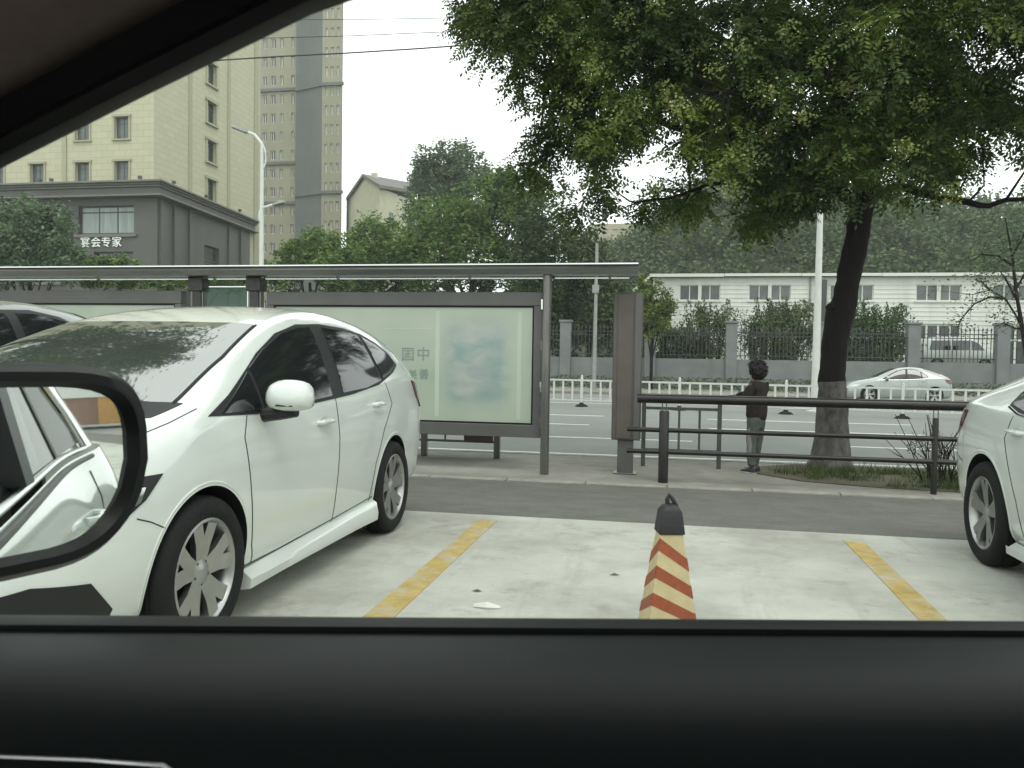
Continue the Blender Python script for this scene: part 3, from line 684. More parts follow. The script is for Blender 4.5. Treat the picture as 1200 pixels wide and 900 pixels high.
# ------------------------------------------------------------------ traffic cone (square, striped, black top)
def make_cone():
    r = thing('traffic_cone', 'square road cone with cream and red slanting stripes and a black cap', 'traffic cone', (.013, 3.30, 0), R(13))
    z0, z1, w0, w1 = .04, .615, .127, .045
    def wat(z): return w0 + (w1 - w0) * (z - z0) / (z1 - z0)
    V = [(sx * wat(z), sy * wat(z), z) for z in (z0, z1) for sx, sy in ((-1, -1), (1, -1), (1, 1), (-1, 1))]
    obj('cone_body', (V, [(0, 1, 5, 4), (1, 2, 6, 5), (2, 3, 7, 6), (3, 0, 4, 7), (0, 3, 2, 1), (4, 5, 6, 7)]), M['cone_yellow'], r, bevel=.006)
    obj('cone_base', merge(box(-.21, .21, -.21, .21, 0, .045)), M['cone_black'], r, bevel=.01)
    cp = [(sx * a, sy * a, z) for z, a in ((.612, .052), (.700, .041), (.722, .026), (.728, .010)) for sx, sy in ((-1, -1), (1, -1), (1, 1), (-1, 1))]
    F = [(0, 3, 2, 1), (12, 13, 14, 15)]
    for i in range(3): F += [(i * 4 + k, i * 4 + (k + 1) % 4, i * 4 + 4 + (k + 1) % 4, i * 4 + 4 + k) for k in range(4)]
    obj('cap', (cp, F), M['cone_black'], r, bevel=.005)
    obj('cord', tube([(-.010, 0, .715), (-.012, 0, .745), (-.004, .004, .762), (.010, .0, .745), (.024, -.004, .722), (.034, 0, .70)], [.008, .009, .008, .009, .008, .006], 7), M['cone_black'], r, smooth=True)
    # stripes: parallelogram bands 1 mm proud of each face
    for f in range(4):
        rot = Matrix.Rotation(f * math.pi / 2, 3, 'Z')
        for i in range(5):
            zc = .575 - i * .104
            drop = .078 if f in (0, 2) else -.078
            hh = .047
            def pt(t, z):                  # t across the face -1..1
                z = max(z0 + .002, min(z1 - .002, z)); a = wat(z)
                return rot @ Vector((t * a * .985, -a - .0012, z))
            P = []
            for t in (-1, 1):
                zz = zc - drop * (t + 1) / 2 + (.0 if f in (0, 2) else -.078)
                P += [pt(t, zz - hh / 2), pt(t, zz + hh / 2)]
            Q = [p + (rot @ Vector((0, .006, 0))) for p in P]
            obj('stripe', (P + Q, [(0, 2, 3, 1), (0, 1, 5, 4), (2, 6, 7, 3), (1, 3, 7, 5), (0, 4, 6, 2)]), M['cone_red'], r)
make_cone()
# litter on the slab
tag(obj('paper_scrap', tube([(-.97, 4.10, .006), (-.90, 4.09, .012), (-.83, 4.10, .006)], [.012, .022, .01], 6), M['litter']), 'crumpled white scrap lying on the concrete beside the left yellow line', 'litter')
for x, y, l in ((-1.02, 4.37, 'small dark fallen leaf on the concrete just beyond the white scrap'), (-.30, 4.9, 'small dark fallen leaf on the concrete left of the road cone')):
    tag(obj('fallen_leaf', ([(x - .03, y, .003), (x, y - .012, .008), (x + .035, y + .005, .003), (x, y + .014, .012)], [(0, 1, 3), (1, 2, 3)]), M['dry_leaf']), l, 'leaf')

# ------------------------------------------------------------------ bus shelter
Ys = 10.9
def X_at(px, Y): return at(px, 420, Y).x
def Z_at(py, Y, px=640): return at(px, py, Y).z
sh = thing('bus_shelter', 'long steel and glass bus shelter with advertising panels on the pavement', 'bus shelter', (-5, Ys, -.25))
def rel(shape): return [(v[0] + 5, v[1] - Ys, v[2] + .25) for v in shape[0]], shape[1]
obj('roof_beam', rel(prism([(10.62, 2.385), (10.60, 2.46), (10.66, 2.505), (10.80, 2.51), (10.86, 2.47), (10.86, 2.39), (10.80, 2.375)], -12.5, -.42, 'x')), M['roof_metal'], sh, smooth=True, sharp=50)
obj('roof_edge', rel(box(-12.5, -.42, 10.64, 10.78, 2.512, 2.53)), M['chrome'], sh)
obj('drip_rail', rel(box(-12.5, -.55, 10.88, 10.92, 2.352, 2.37)), M['chrome'], sh)
obj('roof_glass', rel(slab(-12.5, -.42, 10.87, 12.1, 2.385, 2.505, .012)), M['shelter_glass'], sh)
for x in np.arange(-12.2, -.4, 1.9): obj('roof_rib', rel(tube([(x, 10.86, 2.36), (x, 12.1, 2.48)], .018, 6)), M['steel'], sh)
post_x = [X_at(640, 10.72), X_at(300, 10.9), X_at(233, 10.9), X_at(40, 10.9) - 1.2]
obj('post', rel(tube([(post_x[0], 10.72, -.25), (post_x[0], 10.72, 2.38)], .058, 18)), M['steel'], sh, smooth=True)
for px_ in post_x[1:]:
    c = obj('post', rel(box(px_ - .07, px_ + .07, 10.83, 10.97, -.25, 2.34)), M['dark_steel'], sh, bevel=.01)
    obj('flute', rel(box(px_ - .095, px_ - .072, 10.85, 10.95, -.25, 2.18)), M['steel'], c)
    obj('flute', rel(box(px_ + .072, px_ + .095, 10.85, 10.95, -.25, 2.18)), M['steel'], c)
    obj('capital', rel(box(px_ - .115, px_ + .115, 10.80, 11.0, 2.18, 2.376)), M['dark_steel'], c, bevel=.01)
obj('side_glass', rel(box(post_x[2] + .12, post_x[1] - .12, 10.90, 10.912, .1, 2.24)), M['shelter_glass'], sh)
obj('glass_edge', rel(box(post_x[1] - .135, post_x[1] - .12, 10.885, 10.925, .1, 2.24)), M['chrome'], sh)
obj('glass_edge', rel(box(post_x[2] + .12, post_x[1] - .12, 10.888, 10.922, 2.242, 2.256)), M['chrome'], sh)
def ad_panel(x0, x1, z0, z1, label, top=.185):
    y0, y1 = 10.84, 10.98
    p = obj('advert_panel', rel(box(x0 + .05, x1 - .05, y0 + .05, y1 - .01, z0 + .05, z1 - .05)), M['frame_grey'], sh, label=label)
    b = .105
    for nm, s in (('frame', box(x0, x1, y0, y1, z1 - top, z1)), ('frame', box(x0, x1, y0, y1, z0, z0 + .17)),
                  ('frame', box(x0, x0 + b, y0 + .003, y1 - .003, z0 + .172, z1 - top - .002)), ('frame', box(x1 - b, x1, y0 + .003, y1 - .003, z0 + .172, z1 - top - .002))):
        obj(nm, rel(s), M['frame_grey'], p, bevel=.006)
    ix0, ix1, iz0, iz1 = x0 + b, x1 - b, z0 + .172, z1 - top
    g = .022
    obj('gasket', rel(merge(box(ix0, ix1, y0 + .02, y0 + .045, iz1 - g, iz1), box(ix0, ix1, y0 + .02, y0 + .045, iz0, iz0 + g), box(ix0, ix0 + g, y0 + .02, y0 + .045, iz0 + g, iz1 - g), box(ix1 - g, ix1, y0 + .02, y0 + .045, iz0 + g, iz1 - g))), M['seal'], p)
    return p, (ix0 + g, ix1 - g, iz0 + g, iz1 - g, y0 + .035)
adx0, adx1 = X_at(312, 10.84), X_at(634, 10.84)
ad, (ax0, ax1, az0, az1, ay) = ad_panel(adx0, adx1, .215, 2.17, 'large pale green advert seen from behind its glass')
poster_m = mat('poster', (.36, .45, .36), .38, coat=.35); 
def poster_nodes(m):
    t = m.node_tree; p = t.nodes['Principled BSDF']
    tc = t.nodes.new('ShaderNodeTexCoord'); sep = t.nodes.new('ShaderNodeSeparateXYZ'); t.links.new(tc.outputs['Object'], sep.inputs[0])
    mp = t.nodes.new('ShaderNodeMapping'); mp.inputs['Scale'].default_value = (1.1, 1, 2.0); t.links.new(tc.outputs['Object'], mp.inputs[0])
    n = t.nodes.new('ShaderNodeTexNoise'); n.inputs['Scale'].default_value = 2.2; n.inputs['Detail'].default_value = 6; n.inputs['Distortion'].default_value = .6; t.links.new(mp.outputs[0], n.inputs['Vector'])
    r = t.nodes.new('ShaderNodeValToRGB'); e = r.color_ramp.elements
    e[0].position = .33; e[0].color = (.20, .30, .28, 1); e[1].position = .68; e[1].color = (.35, .385, .35, 1); k = e.new(.5); k.color = (.27, .325, .31, 1)
    t.links.new(n.outputs['Fac'], r.inputs['Fac'])
    # the picture fills a printed rectangle; the rest of the sheet is plain pale green
    def win(sock, a, b, soft):
        m1 = t.nodes.new('ShaderNodeMapRange'); m1.inputs[1].default_value = a; m1.inputs[2].default_value = a + soft; t.links.new(sock, m1.inputs[0])
        m2 = t.nodes.new('ShaderNodeMapRange'); m2.inputs[1].default_value = b; m2.inputs[2].default_value = b - soft; t.links.new(sock, m2.inputs[0])
        mu = t.nodes.new('ShaderNodeMath'); mu.operation = 'MULTIPLY'; t.links.new(m1.outputs[0], mu.inputs[0]); t.links.new(m2.outputs[0], mu.inputs[1]); return mu.outputs[0]
    wx = win(sep.outputs[0], X_at(515, ay) + 5, X_at(604, ay) + 5, .22); wz = win(sep.outputs[2], Z_at(486, ay) + .25, Z_at(368, ay) + .25, .25)
    mu = t.nodes.new('ShaderNodeMath'); mu.operation = 'MULTIPLY'; t.links.new(wx, mu.inputs[0]); t.links.new(wz, mu.inputs[1])
    n3 = t.nodes.new('ShaderNodeTexNoise'); n3.inputs['Scale'].default_value = 1.2; t.links.new(tc.outputs['Object'], n3.inputs['Vector'])
    r3 = t.nodes.new('ShaderNodeValToRGB'); r3.color_ramp.elements[0].color = (.30, .37, .29, 1); r3.color_ramp.elements[1].color = (.38, .43, .35, 1); r3.color_ramp.elements[0].position = .3; r3.color_ramp.elements[1].position = .7
    t.links.new(n3.outputs['Fac'], r3.inputs['Fac'])
    mx = t.nodes.new('ShaderNodeMix'); mx.data_type = 'RGBA'
    t.links.new(mu.outputs[0], mx.inputs[0]); t.links.new(r3.outputs['Color'], mx.inputs[6]); t.links.new(r.outputs['Color'], mx.inputs[7])
    t.links.new(mx.outputs[2], p.inputs['Base Color'])
poster_nodes(poster_m)
poster = obj('poster', rel(box(ax0, ax1, ay, ay + .01, az0, az1)), poster_m, ad)
M['print_grey'] = mat('print_grey', (.19, .245, .225), .4, coat=.3)
M['print_pale'] = mat('print_pale', (.41, .48, .39), .4, coat=.3)
M['print_faint'] = mat('print_faint', (.21, .27, .23), .4, coat=.3)
def glyphs(name, text, size, m, parent, loc, rot, mirror=False, extrude=.004, bold=0):
    cu = bpy.data.curves.new(name, 'FONT'); cu.body = text; cu.size = size; cu.extrude = extrude; cu.offset = bold; cu.align_x = 'CENTER'; cu.align_y = 'CENTER'
    t = bpy.data.objects.new(name, cu); COL.objects.link(t)
    me = evaluated(t); bpy.data.objects.remove(t)
    if not len(me.vertices): return None
    if mirror:
        for v in me.vertices: v.co.x *= -1
        me.flip_normals()
    me.materials.clear(); me.materials.append(m)
    o = obj(name, me, m, parent, loc=loc); o.rotation_euler = rot
    return o
def on_poster(ch, px, py, size, m, name='printed_character'):
    x, z = X_at(px, ay), Z_at(py, ay, px)
    return glyphs(name, ch, size, m, ad, (x + 5, ay - Ys - .003, z + .25), (R(90), 0, 0), True, .002, bold=.0)
on_poster('中', 496, 416, .20, M['print_grey']); on_poster('国', 478, 416, .20, M['print_grey'])
on_poster('善', 497, 439, .15, M['print_grey']); on_poster('美', 484, 439, .13, M['print_faint']); on_poster('义', 471, 439, .14, M['print_grey'])
obj('printed_line', rel(box(X_at(451, ay), X_at(505, ay), ay - .003, ay + .001, Z_at(387, ay), Z_at(386, ay))), M['print_pale'], ad)
obj('printed_band', rel(box(X_at(510, ay), X_at(515, ay), ay - .002, ay + .001, az0 + .05, az1 - .05)), M['print_pale'], ad)
obj('printed_band', rel(box(X_at(606, ay), X_at(611, ay), ay - .002, ay + .001, az0 + .05, az1 - .05)), M['print_pale'], ad)
ad2, (bx0, bx1, bz0, bz1, by) = ad_panel(X_at(-250, 10.84), X_at(212, 10.84), .215, 2.19, 'second advert panel mostly hidden by the parked cars', .19)
obj('poster', rel(box(bx0, bx1, by, by + .01, bz0, bz1)), poster_m, ad2)
for zz in (2.0, 1.45, .9, .42):
    obj('bracket', rel(box(adx1, adx1 + .05, 10.76, 10.86, zz - .07, zz + .07)), M['chrome' if zz in (2.0, .9) else 'steel'], sh, bevel=.004)
# bench behind the advert
bn = thing('bench', 'low steel bench behind the large advert panel with a wooden box under its seat', 'bench', (-3.3, 12.2, -.25))
bx_r, bx_l = X_at(584, 12.2) + 3.3, X_at(430, 12.2) + 3.3
obj('seat', box(bx_l, bx_r + .06, -.2, .2, .40, .44), M['dark_steel'], bn, bevel=.01)
for x in (bx_l + .1, (bx_l + bx_r) / 2 - .1, bx_r):
    obj('leg', box(x - .045, x + .045, -.04, .04, 0, .40), M['steel'], bn, bevel=.005)
obj('lower_rail', box(bx_l, bx_r - .05, -.02, .02, .225, .26), M['steel'], bn)
for px_ in (501, 523): 
    x = X_at(px_, 12.2) + 3.3; obj('upright', box(x - .012, x + .012, -.012, .012, .26, .40), M['steel'], bn)
obj('wooden_panel', box(X_at(546, 12.2) + 3.3, X_at(580, 12.2) + 3.3, -.06, -.035, .24, .40), M['brown_metal'], bn, bevel=.004)

# totem sign at the shelter's end
tx0, tx1 = X_at(718, 11.0), X_at(752, 11.0)
tz0, tz1 = Z_at(516, 11.0, 735), Z_at(343, 11.0, 735)
tt = thing('totem_sign', 'tall brown metal sign box on a short grey stem at the end of the shelter', 'sign', ((tx0 + tx1) / 2, 11.1, -.25))
hw = (tx1 - tx0) / 2
obj('box', box(-hw, hw, -.1, .14, tz0 + .25, tz1 + .25), M['brown_metal'], tt, bevel=.012)
obj('front_panel', box(-hw + .06, hw - .12, -.112, -.09, tz0 + .27, tz1 + .23), M['brown_metal'], tt, bevel=.005)
obj('edge_strip', box(hw - .095, hw - .01, -.116, -.09, tz0 + .26, tz1 + .24), M['frame_grey'], tt, bevel=.005)
obj('stem', box(-.11, .10, -.05, .09, 0, tz0 + .25), M['frame_grey'], tt, bevel=.008)
obj('foot_plate', box(-.16, .15, -.1, .14, 0, .018), M['steel'], tt, bevel=.004)

# ------------------------------------------------------------------ near guard rail and the gate frame behind it
Yr = 10.45
gr = thing('guard_rail', 'low black tubular guard rail of three bars between the totem sign and the white saloon', 'railing', (1, Yr, -.25))
def grl(s): return [(v[0] - 1, v[1] - Yr, v[2] + .25) for v in s[0]], s[1]
xa, xb = X_at(748, Yr), 5.6
for (py, r_) in ((467.2, .058), (503.8, .030), (529.3, .030)):
    z = Z_at(py, Yr, 770)
    obj('rail', grl(tube([(xa - (.12 if r_ < .05 else 0), Yr, z), (xb, Yr, z - .004 * (xb - xa) * 0)], r_, 12)), M['rail_paint'], gr, smooth=True)
for i, x in enumerate((X_at(780, Yr), X_at(1099, Yr), 5.5)):
    rr = .062 if i == 0 else .035
    zt = Z_at(481, Yr, 780)
    p_ = obj('post', grl(tube([(x, Yr, -.27), (x, Yr, zt - .02), (x, Yr, zt)], [rr, rr, rr * .8], 14)), M['rail_paint'], gr, smooth=True)
    for sx in (-.025, .025): obj('bracket', grl(tube([(x + sx, Yr, zt - .01), (x + sx, Yr, Z_at(471, Yr, 780))], .007, 6)), M['steel'], p_)
Yg = 12.0
gt = thing('gate_frame', 'thin green-grey railing frame with upright bars standing behind the black guard rail', 'railing', (0, Yg, -.25))
def gl(s): return [(v[0], v[1] - Yg, v[2] + .25) for v in s[0]], s[1]
g0, g1 = X_at(756, Yg), X_at(845, Yg)
zt, zb_ = Z_at(479, Yg, 800), Z_at(528, Yg, 800)
obj('handrail', gl(box(g0 - .1, g1 + .03, Yg - .05, Yg + .05, Z_at(466, Yg, 800), Z_at(462, Yg, 800))), M['brown_metal'], gt, bevel=.006)
obj('post', gl(box(g1 - .03, g1 + .03, Yg - .03, Yg + .03, -.25, Z_at(466, Yg, 800))), M['gate_paint'], gt, bevel=.004)
obj('post', gl(box(g0 - .03, g0 + .03, Yg - .03, Yg + .03, -.25, Z_at(466, Yg, 800))), M['gate_paint'], gt, bevel=.004)
obj('cross_bar', gl(box(g0 + .03, g1 - .03, Yg - .02, Yg + .02, zt - .02, zt + .02)), M['gate_paint'], gt, bevel=.004)
obj('cross_bar', gl(box(g0 + .03, g1 - .03, Yg - .02, Yg + .02, zb_ - .02, zb_ + .02)), M['gate_paint'], gt, bevel=.004)
for px_ in (797.5, 821.5):
    x = X_at(px_, Yg); obj('upright', gl(box(x - .016, x + .016, Yg - .016, Yg + .016, zb_ + .02, zt - .02)), M['gate_paint'], gt)

# ------------------------------------------------------------------ white railing along the middle of the road
fx0, fy0, fslope = -3.0, 28.8, -.17
fence = thing('road_railing', 'white steel railing with rubber feet down the middle of the road', 'railing', (0, fy0 + fslope * (0 - fx0), -.42), math.atan(fslope))
sp = 3.42; xs0 = -3.07 - 3 * sp
bal = None; post = None; foot = None
for i in range(0, 10):
    x = xs0 + i * sp
    if post is None:
        post = obj('post', box(-.04, .04, -.04, .04, .03, 1.04), M['white_rail'], fence, bevel=.006)
        cap = obj('post_cap', lathe([(.0001, 1.12), (.035, 1.10), (.045, 1.07), (.035, 1.04)], 10), M['white_rail'], post, smooth=True)
        ft = obj('rubber_foot', lathe([(.0001, .16), (.06, .15), (.08, .10), (.17, .07), (.25, .0)], 14), M['rubber'], post, smooth=True)
        p_ = post
    else: p_ = copy_tree(post, fence)
    p_.location = (x, 0, 0)
    a = obj('rail', box(x + .042, x + sp - .042, -.022, .022, .90, .96), M['white_rail'], fence)
    b = obj('rail', box(x + .042, x + sp - .042, -.018, .018, .21, .25), M['white_rail'], fence)
    for k in range(1, 10):
        if bal is None: bal = obj('baluster', box(-.032, .032, -.012, .012, .252, .898), M['white_rail'], fence); q = bal
        else: q = bal.copy(); COL.objects.link(q)
        q.location = (x + k * sp / 10, 0, 0)

# ------------------------------------------------------------------ grey wall with iron railings across the road
Yw = 46.0
pil_px = [560, 663, 762, 857, 962, 1070, 1174, 1281]
pil_x = [at(p, 400, Yw).x for p in pil_px]
wl = thing('boundary_wall', 'grey blue boundary wall with square piers and black iron railings across the road', 'wall', (0, Yw, -.3))
def wrl(s): return [(v[0], v[1] - Yw, v[2] + .3) for v in s[0]], s[1]
ztop = Z_at(421, Yw, 850); zp = Z_at(379, Yw, 857)
xl = pil_x[0] - 5 * 7; xr = pil_x[-1] + 5 * 3
allp = [pil_x[0] - 4.95 * k for k in range(7, 0, -1)] + pil_x + [pil_x[-1] + 5 * k for k in (1, 2)]
obj('base_wall', wrl(box(allp[0] - .3, allp[-1] + .3, Yw - .12, Yw + .12, -.3, ztop)), M['wall_blue'], wl)
for x in allp:
    p_ = obj('pier', wrl(box(x - .30, x + .30, Yw - .3, Yw + .3, -.3, zp)), M['wall_blue'], wl, bevel=.02)
    obj('pier_cap', wrl(box(x - .36, x + .36, Yw - .36, Yw + .36, zp, zp + .12)), M['wall_blue'], p_, bevel=.02)
bar = None; zr = Z_at(385, Yw, 900)
for i in range(len(allp) - 1):
    a, b = allp[i] + .3, allp[i + 1] - .3
    for zz in (ztop + .18, zr - .25, zr - .45):
        obj('rail', wrl(box(a, b, Yw - .025, Yw + .025, zz, zz + .05)), M['iron'], wl)
    n = int((b - a) / .2)
    near = 6 <= i <= 14
    if not near: shapes = []
    for k in range(1, n):
        x = a + (b - a) * k / n
        s = merge(box(-.018, .018, -.018, .018, .05, zr - ztop - .02), ([(-.05, 0, zr - ztop - .04), (0, -.02, zr - ztop - .04), (.05, 0, zr - ztop - .04), (0, .02, zr - ztop - .04), (0, 0, zr - ztop + .16)], [(0, 1, 4), (1, 2, 4), (2, 3, 4), (3, 0, 4)]))
        if near:
            if bar is None: bar = obj('iron_bar', s, M['iron'], wl); q = bar
            else: q = bar.copy(); COL.objects.link(q)
            q.location = (x, 0, ztop + .3)
        else: shapes.append(([(v[0] + x, v[1], v[2] + ztop + .3) for v in s[0]], s[1]))
    if not near: obj('iron_bars', merge(*shapes), M['iron'], wl, kind='stuff')

# ------------------------------------------------------------------ buildings
def wall_quads(p0, p1, z0, z1, holes, depth):
    """vertical wall from p0 to p1 (seen from its right-hand side) with rectangular openings (s0, s1, z0, z1) and reveals"""
    p0, p1 = Vector((p0[0], p0[1], 0)), Vector((p1[0], p1[1], 0)); L = (p1 - p0).length; t = (p1 - p0) / L
    n = Vector((-t.y, t.x, 0))                  # inwards
    S = sorted({0, L, *[h[0] for h in holes], *[h[1] for h in holes]}); Z = sorted({z0, z1, *[h[2] for h in holes], *[h[3] for h in holes]})
    V, F = [], []
    def P(s, z, d=0):
        V.append(tuple(p0 + t * s + n * d + Vector((0, 0, z)))); return len(V) - 1
    idx = {}
    def Q(s, z):
        if (s, z) not in idx: idx[(s, z)] = P(s, z)
        return idx[(s, z)]
    for i in range(len(S) - 1):
        for j in range(len(Z) - 1):
            cs, cz = (S[i] + S[i + 1]) / 2, (Z[j] + Z[j + 1]) / 2
            if any(h[0] < cs < h[1] and h[2] < cz < h[3] for h in holes): continue
            F.append((Q(S[i], Z[j]), Q(S[i + 1], Z[j]), Q(S[i + 1], Z[j + 1]), Q(S[i], Z[j + 1])))
    for h in holes:
        c = [(h[0], h[2]), (h[1], h[2]), (h[1], h[3]), (h[0], h[3])]
        fr = [P(*q) for q in c]; bk = [P(q[0], q[1], depth) for q in c]
        for k in range(4): F.append((fr[k], fr[(k + 1) % 4], bk[(k + 1) % 4], bk[k]))
    return V, F, p0, t, n
WCACHE = {}
def put_window(parent, p0, t, n, h, depth, frame_m, pane_m, nx=2, nz=1, surround=None, bar=.06, transom=None):
    w_, h_ = h[1] - h[0], h[3] - h[2]
    key = (round(w_, 2), round(h_, 2), frame_m.name, pane_m.name, nx, nz, transom)
    ang = math.atan2(t.y, t.x)
    if key not in WCACHE:
        bs = [box(0, w_, 0, .06, 0, bar), box(0, w_, 0, .06, h_ - bar, h_), box(0, bar, 0, .06, bar, h_ - bar), box(w_ - bar, w_, 0, .06, bar, h_ - bar)]
        for i in range(1, nx): bs.append(box(w_ * i / nx - bar / 2, w_ * i / nx + bar / 2, 0, .055, bar, h_ - bar))
        for j in range(1, nz): bs.append(box(bar, w_ - bar, .004, .05, h_ * j / nz - bar / 2, h_ * j / nz + bar / 2))
        if transom: bs.append(box(bar, w_ - bar, .004, .05, h_ * transom - bar / 2, h_ * transom + bar / 2))
        f = obj('window', merge(*bs), frame_m, parent)
        g = obj('pane', box(bar * .5, w_ - bar * .5, .03, .045, bar * .5, h_ - bar * .5), pane_m, f)
        WCACHE[key] = (f.data, g.data)
    else:
        f = bpy.data.objects.new('window', WCACHE[key][0]); COL.objects.link(f); f.parent = parent
        g = bpy.data.objects.new('pane', WCACHE[key][1]); COL.objects.link(g); g.parent = f
    pos = p0 + t * h[0] + n * (depth - .08)
    f.location = (pos.x, pos.y, h[2]); f.rotation_euler.z = ang
    if surround:
        sm, sw, pr = surround
        key2 = ('s',) + key
        if key2 not in WCACHE:
            s = merge(box(-sw, 0, -pr, .02, 0, h_), box(w_, w_ + sw, -pr, .02, 0, h_), box(-sw * 1.5, w_ + sw * 1.5, -pr * 1.6, .02, h_, h_ + sw * 1.2), box(-sw * 1.5, w_ + sw * 1.5, -pr * 1.8, .02, -sw * .8, 0))
            o = obj('surround', s, sm, f); WCACHE[key2] = o.data
        else:
            o = bpy.data.objects.new('surround', WCACHE[key2]); COL.objects.link(o); o.parent = f
        o.location = (0, -(depth - .08), 0)
    return f

# --- hotel: cream tower over a dark podium
GZ = -.35
hotel = thing('hotel_building', 'cream stone clad building above a dark podium with a projecting cornice, behind the shelter', 'building', (0, 0, 0))
cA = at(180, 300, 64); cB = at(304, 300, 83); cC = at(-260, 300, 64)
fw, fz = [], []
def s_of(px, Y, p0): return (Vector((at(px, 300, Y).x, Y)) - Vector((p0.x, p0.y))).length
front_cols = [-230, -185, -140, -95, -50, -3, 44, 97, 143]
holes = []
zrow0 = [(Z_at(215, 64, 143), Z_at(189, 64, 143))]
rh = Z_at(189, 64, 143) - Z_at(241, 64, 143)
for k in range(-2, 8):
    for px_ in front_cols:
        xc = at(px_, 200, 64).x
        s = xc - cC.x
        z0_, z1_ = zrow0[0][0] + k * rh, zrow0[0][1] + k * rh
        if z0_ > 10: holes.append((round(s - .68, 3), round(s + .68, 3), z0_, z1_))
HT = 44
V, F, p0, t, n = wall_quads(cC, cA, GZ, HT, holes, .35)
obj('wall', (V, F), M['hotel_stone'], hotel)
for h in holes: put_window(hotel, p0, t, n, h, .35, M['frame_dark'], M['window_grey'], 2, 1, (M['stone_trim'], .16, .10), .05, .72)
holes2 = []
L2 = (cB - cA).to_2d().length
def s_on(px, a, b):   # where the line of sight through px meets the wall a-b
    r = ray(px, 300); d = b - a
    k = (a.x * r.y - a.y * r.x) / (d.y * r.x - d.x * r.y)
    return k * d.to_2d().length
cA2 = Vector((cA.x, cA.y)); cB2 = Vector((cB.x, cB.y))
def s_on2(px, a, b):
    r = ray(px, 300); d = b - a
    return (a.x * r.y - a.y * r.x) / (d.y * r.x - d.x * r.y) * d.length
sa, sb = s_on2(242, cA2, cB2), s_on2(252, cA2, cB2)
ymid = 64 + (83 - 64) * (sa + sb) / 2 / L2
for k in range(-1, 9):
    z1_ = Z_at(211, ymid, 247) + k * rh * .97; z0_ = Z_at(236, ymid, 247) + k * rh * .97
    if z0_ > 10.5: holes2.append((sa, sb, z0_, z1_))
V, F, p0, t, n = wall_quads(cA, cB, GZ, HT, holes2, .35)
obj('wall', (V, F), M['hotel_stone'], hotel)
for h in holes2: put_window(hotel, p0, t, n, h, .35, M['frame_dark'], M['window_dark'], 1, 1, (M['stone_trim'], .22, .12), .06, .72)
for px_, wd in ((222, .5), (267, .45), (299, .8)):
    s = s_on2(px_, cA2, cB2); a = p0 + t * (s - wd / 2) - n * .12; b = p0 + t * (s + wd / 2) - n * .12; c = p0 + t * (s + wd / 2) + n * .02; d = p0 + t * (s - wd / 2) + n * .02
    obj('pilaster', prism([(a.x, a.y), (b.x, b.y), (c.x, c.y), (d.x, d.y)], 10, HT, 'z'), M['stone_trim'], hotel)
for px_ in (76, -25):
    x = at(px_, 200, 64).x; obj('pilaster', box(x - .2, x + .2, 63.88, 64.02, 10, HT), M['stone_trim'], hotel)
obj('back_wall', prism([(cC.x, 64.02), (cC.x, 86), (cB.x - 3.5, 86), (cB.x - .02, 83.02)], GZ, HT, 'z'), M['hotel_stone'], hotel)
obj('roof', prism([(cC.x, 64), (cA.x, 64), (cB.x, 83), (cB.x - 3.5, 86), (cC.x, 86)], HT, HT + .3, 'z'), M['stone_trim'], hotel)
# podium
pA, pB, pC = at(184, 300, 62), at(303, 300, 83.2), at(-300, 300, 62)
zp_top = Z_at(213, 62, 184); zp_e = Z_at(231.5, 62, 184)
ph = []
def addh(px0, px1, py0, py1): ph.append((at(px0, 300, 62).x - pC.x, at(px1, 300, 62).x - pC.x, Z_at(py1, 62, (px0 + px1) / 2), Z_at(py0, 62, (px0 + px1) / 2)))
addh(92, 157, 241, 274); addh(10, 72, 241, 274); addh(-70, -8, 241, 274); addh(110, 156, 295, 330); addh(10, 72, 298, 330)
V, F, p0, t, n = wall_quads(pC, pA, GZ, zp_e, ph, .4)
obj('podium_wall', (V, F), M['podium_stone'], hotel)
for i, h in enumerate(ph):
    put_window(hotel, p0, t, n, h, .4, M['frame_dark'], M['curtain'] if i < 3 else M['window_dark'], 3 if i < 3 else 2, 1, None, .12, .78)
    obj('sill', box(p0.x + h[0] - .3, p0.x + h[1] + .3, 61.8, 62.05, h[2] - .28, h[2] - .05), M['podium_trim'], hotel)
pA2, pB2 = Vector((pA.x, pA.y)), Vector((pB.x, pB.y))
ph2 = [(s_on2(239, pA2, pB2), s_on2(257, pA2, pB2), 8.0, 11.4)]
V, F, p0, t, n = wall_quads(pA, pB, GZ, zp_e, ph2, .4)
obj('podium_wall', (V, F), M['podium_stone'], hotel)
for h in ph2: put_window(hotel, p0, t, n, h, .4, M['frame_dark'], M['window_dark'], 2, 1, None, .12, .6)
for px_, wd in ((190, 1.0), (206, 1.1), (222, .5), (268, .5), (282, .5)):
    s = s_on2(px_, pA2, pB2)
    if s - wd / 2 < .05: s = wd / 2 + .05
    a = p0 + t * (s - wd / 2) - n * .18; b = p0 + t * (s + wd / 2) - n * .18; c = p0 + t * (s + wd / 2) + n * .02; d = p0 + t * (s - wd / 2) + n * .02
    obj('pilaster', prism([(a.x, a.y), (b.x, b.y), (c.x, c.y), (d.x, d.y)], GZ, zp_e, 'z'), M['podium_stone'], hotel)
def ring(o, z0, z1, m, name):
    o2 = o
    obj(name, prism([(pC.x, 62 - o2), (pA.x + o2, 62 - o2), (pB.x + o2 - .15, pB.y - 1.5), (pB.x - 2, pB.y - .8), (pC.x, pB.y - .8)], z0, z1, 'z'), m, hotel, bevel=.03)
H_ = zp_top - zp_e
ring(1.0, zp_e + .002, zp_e + H_ * .12, M['podium_trim'], 'cornice'); ring(.55, zp_e + H_ * .121, zp_e + H_ * .60, M['podium_stone'], 'cornice')
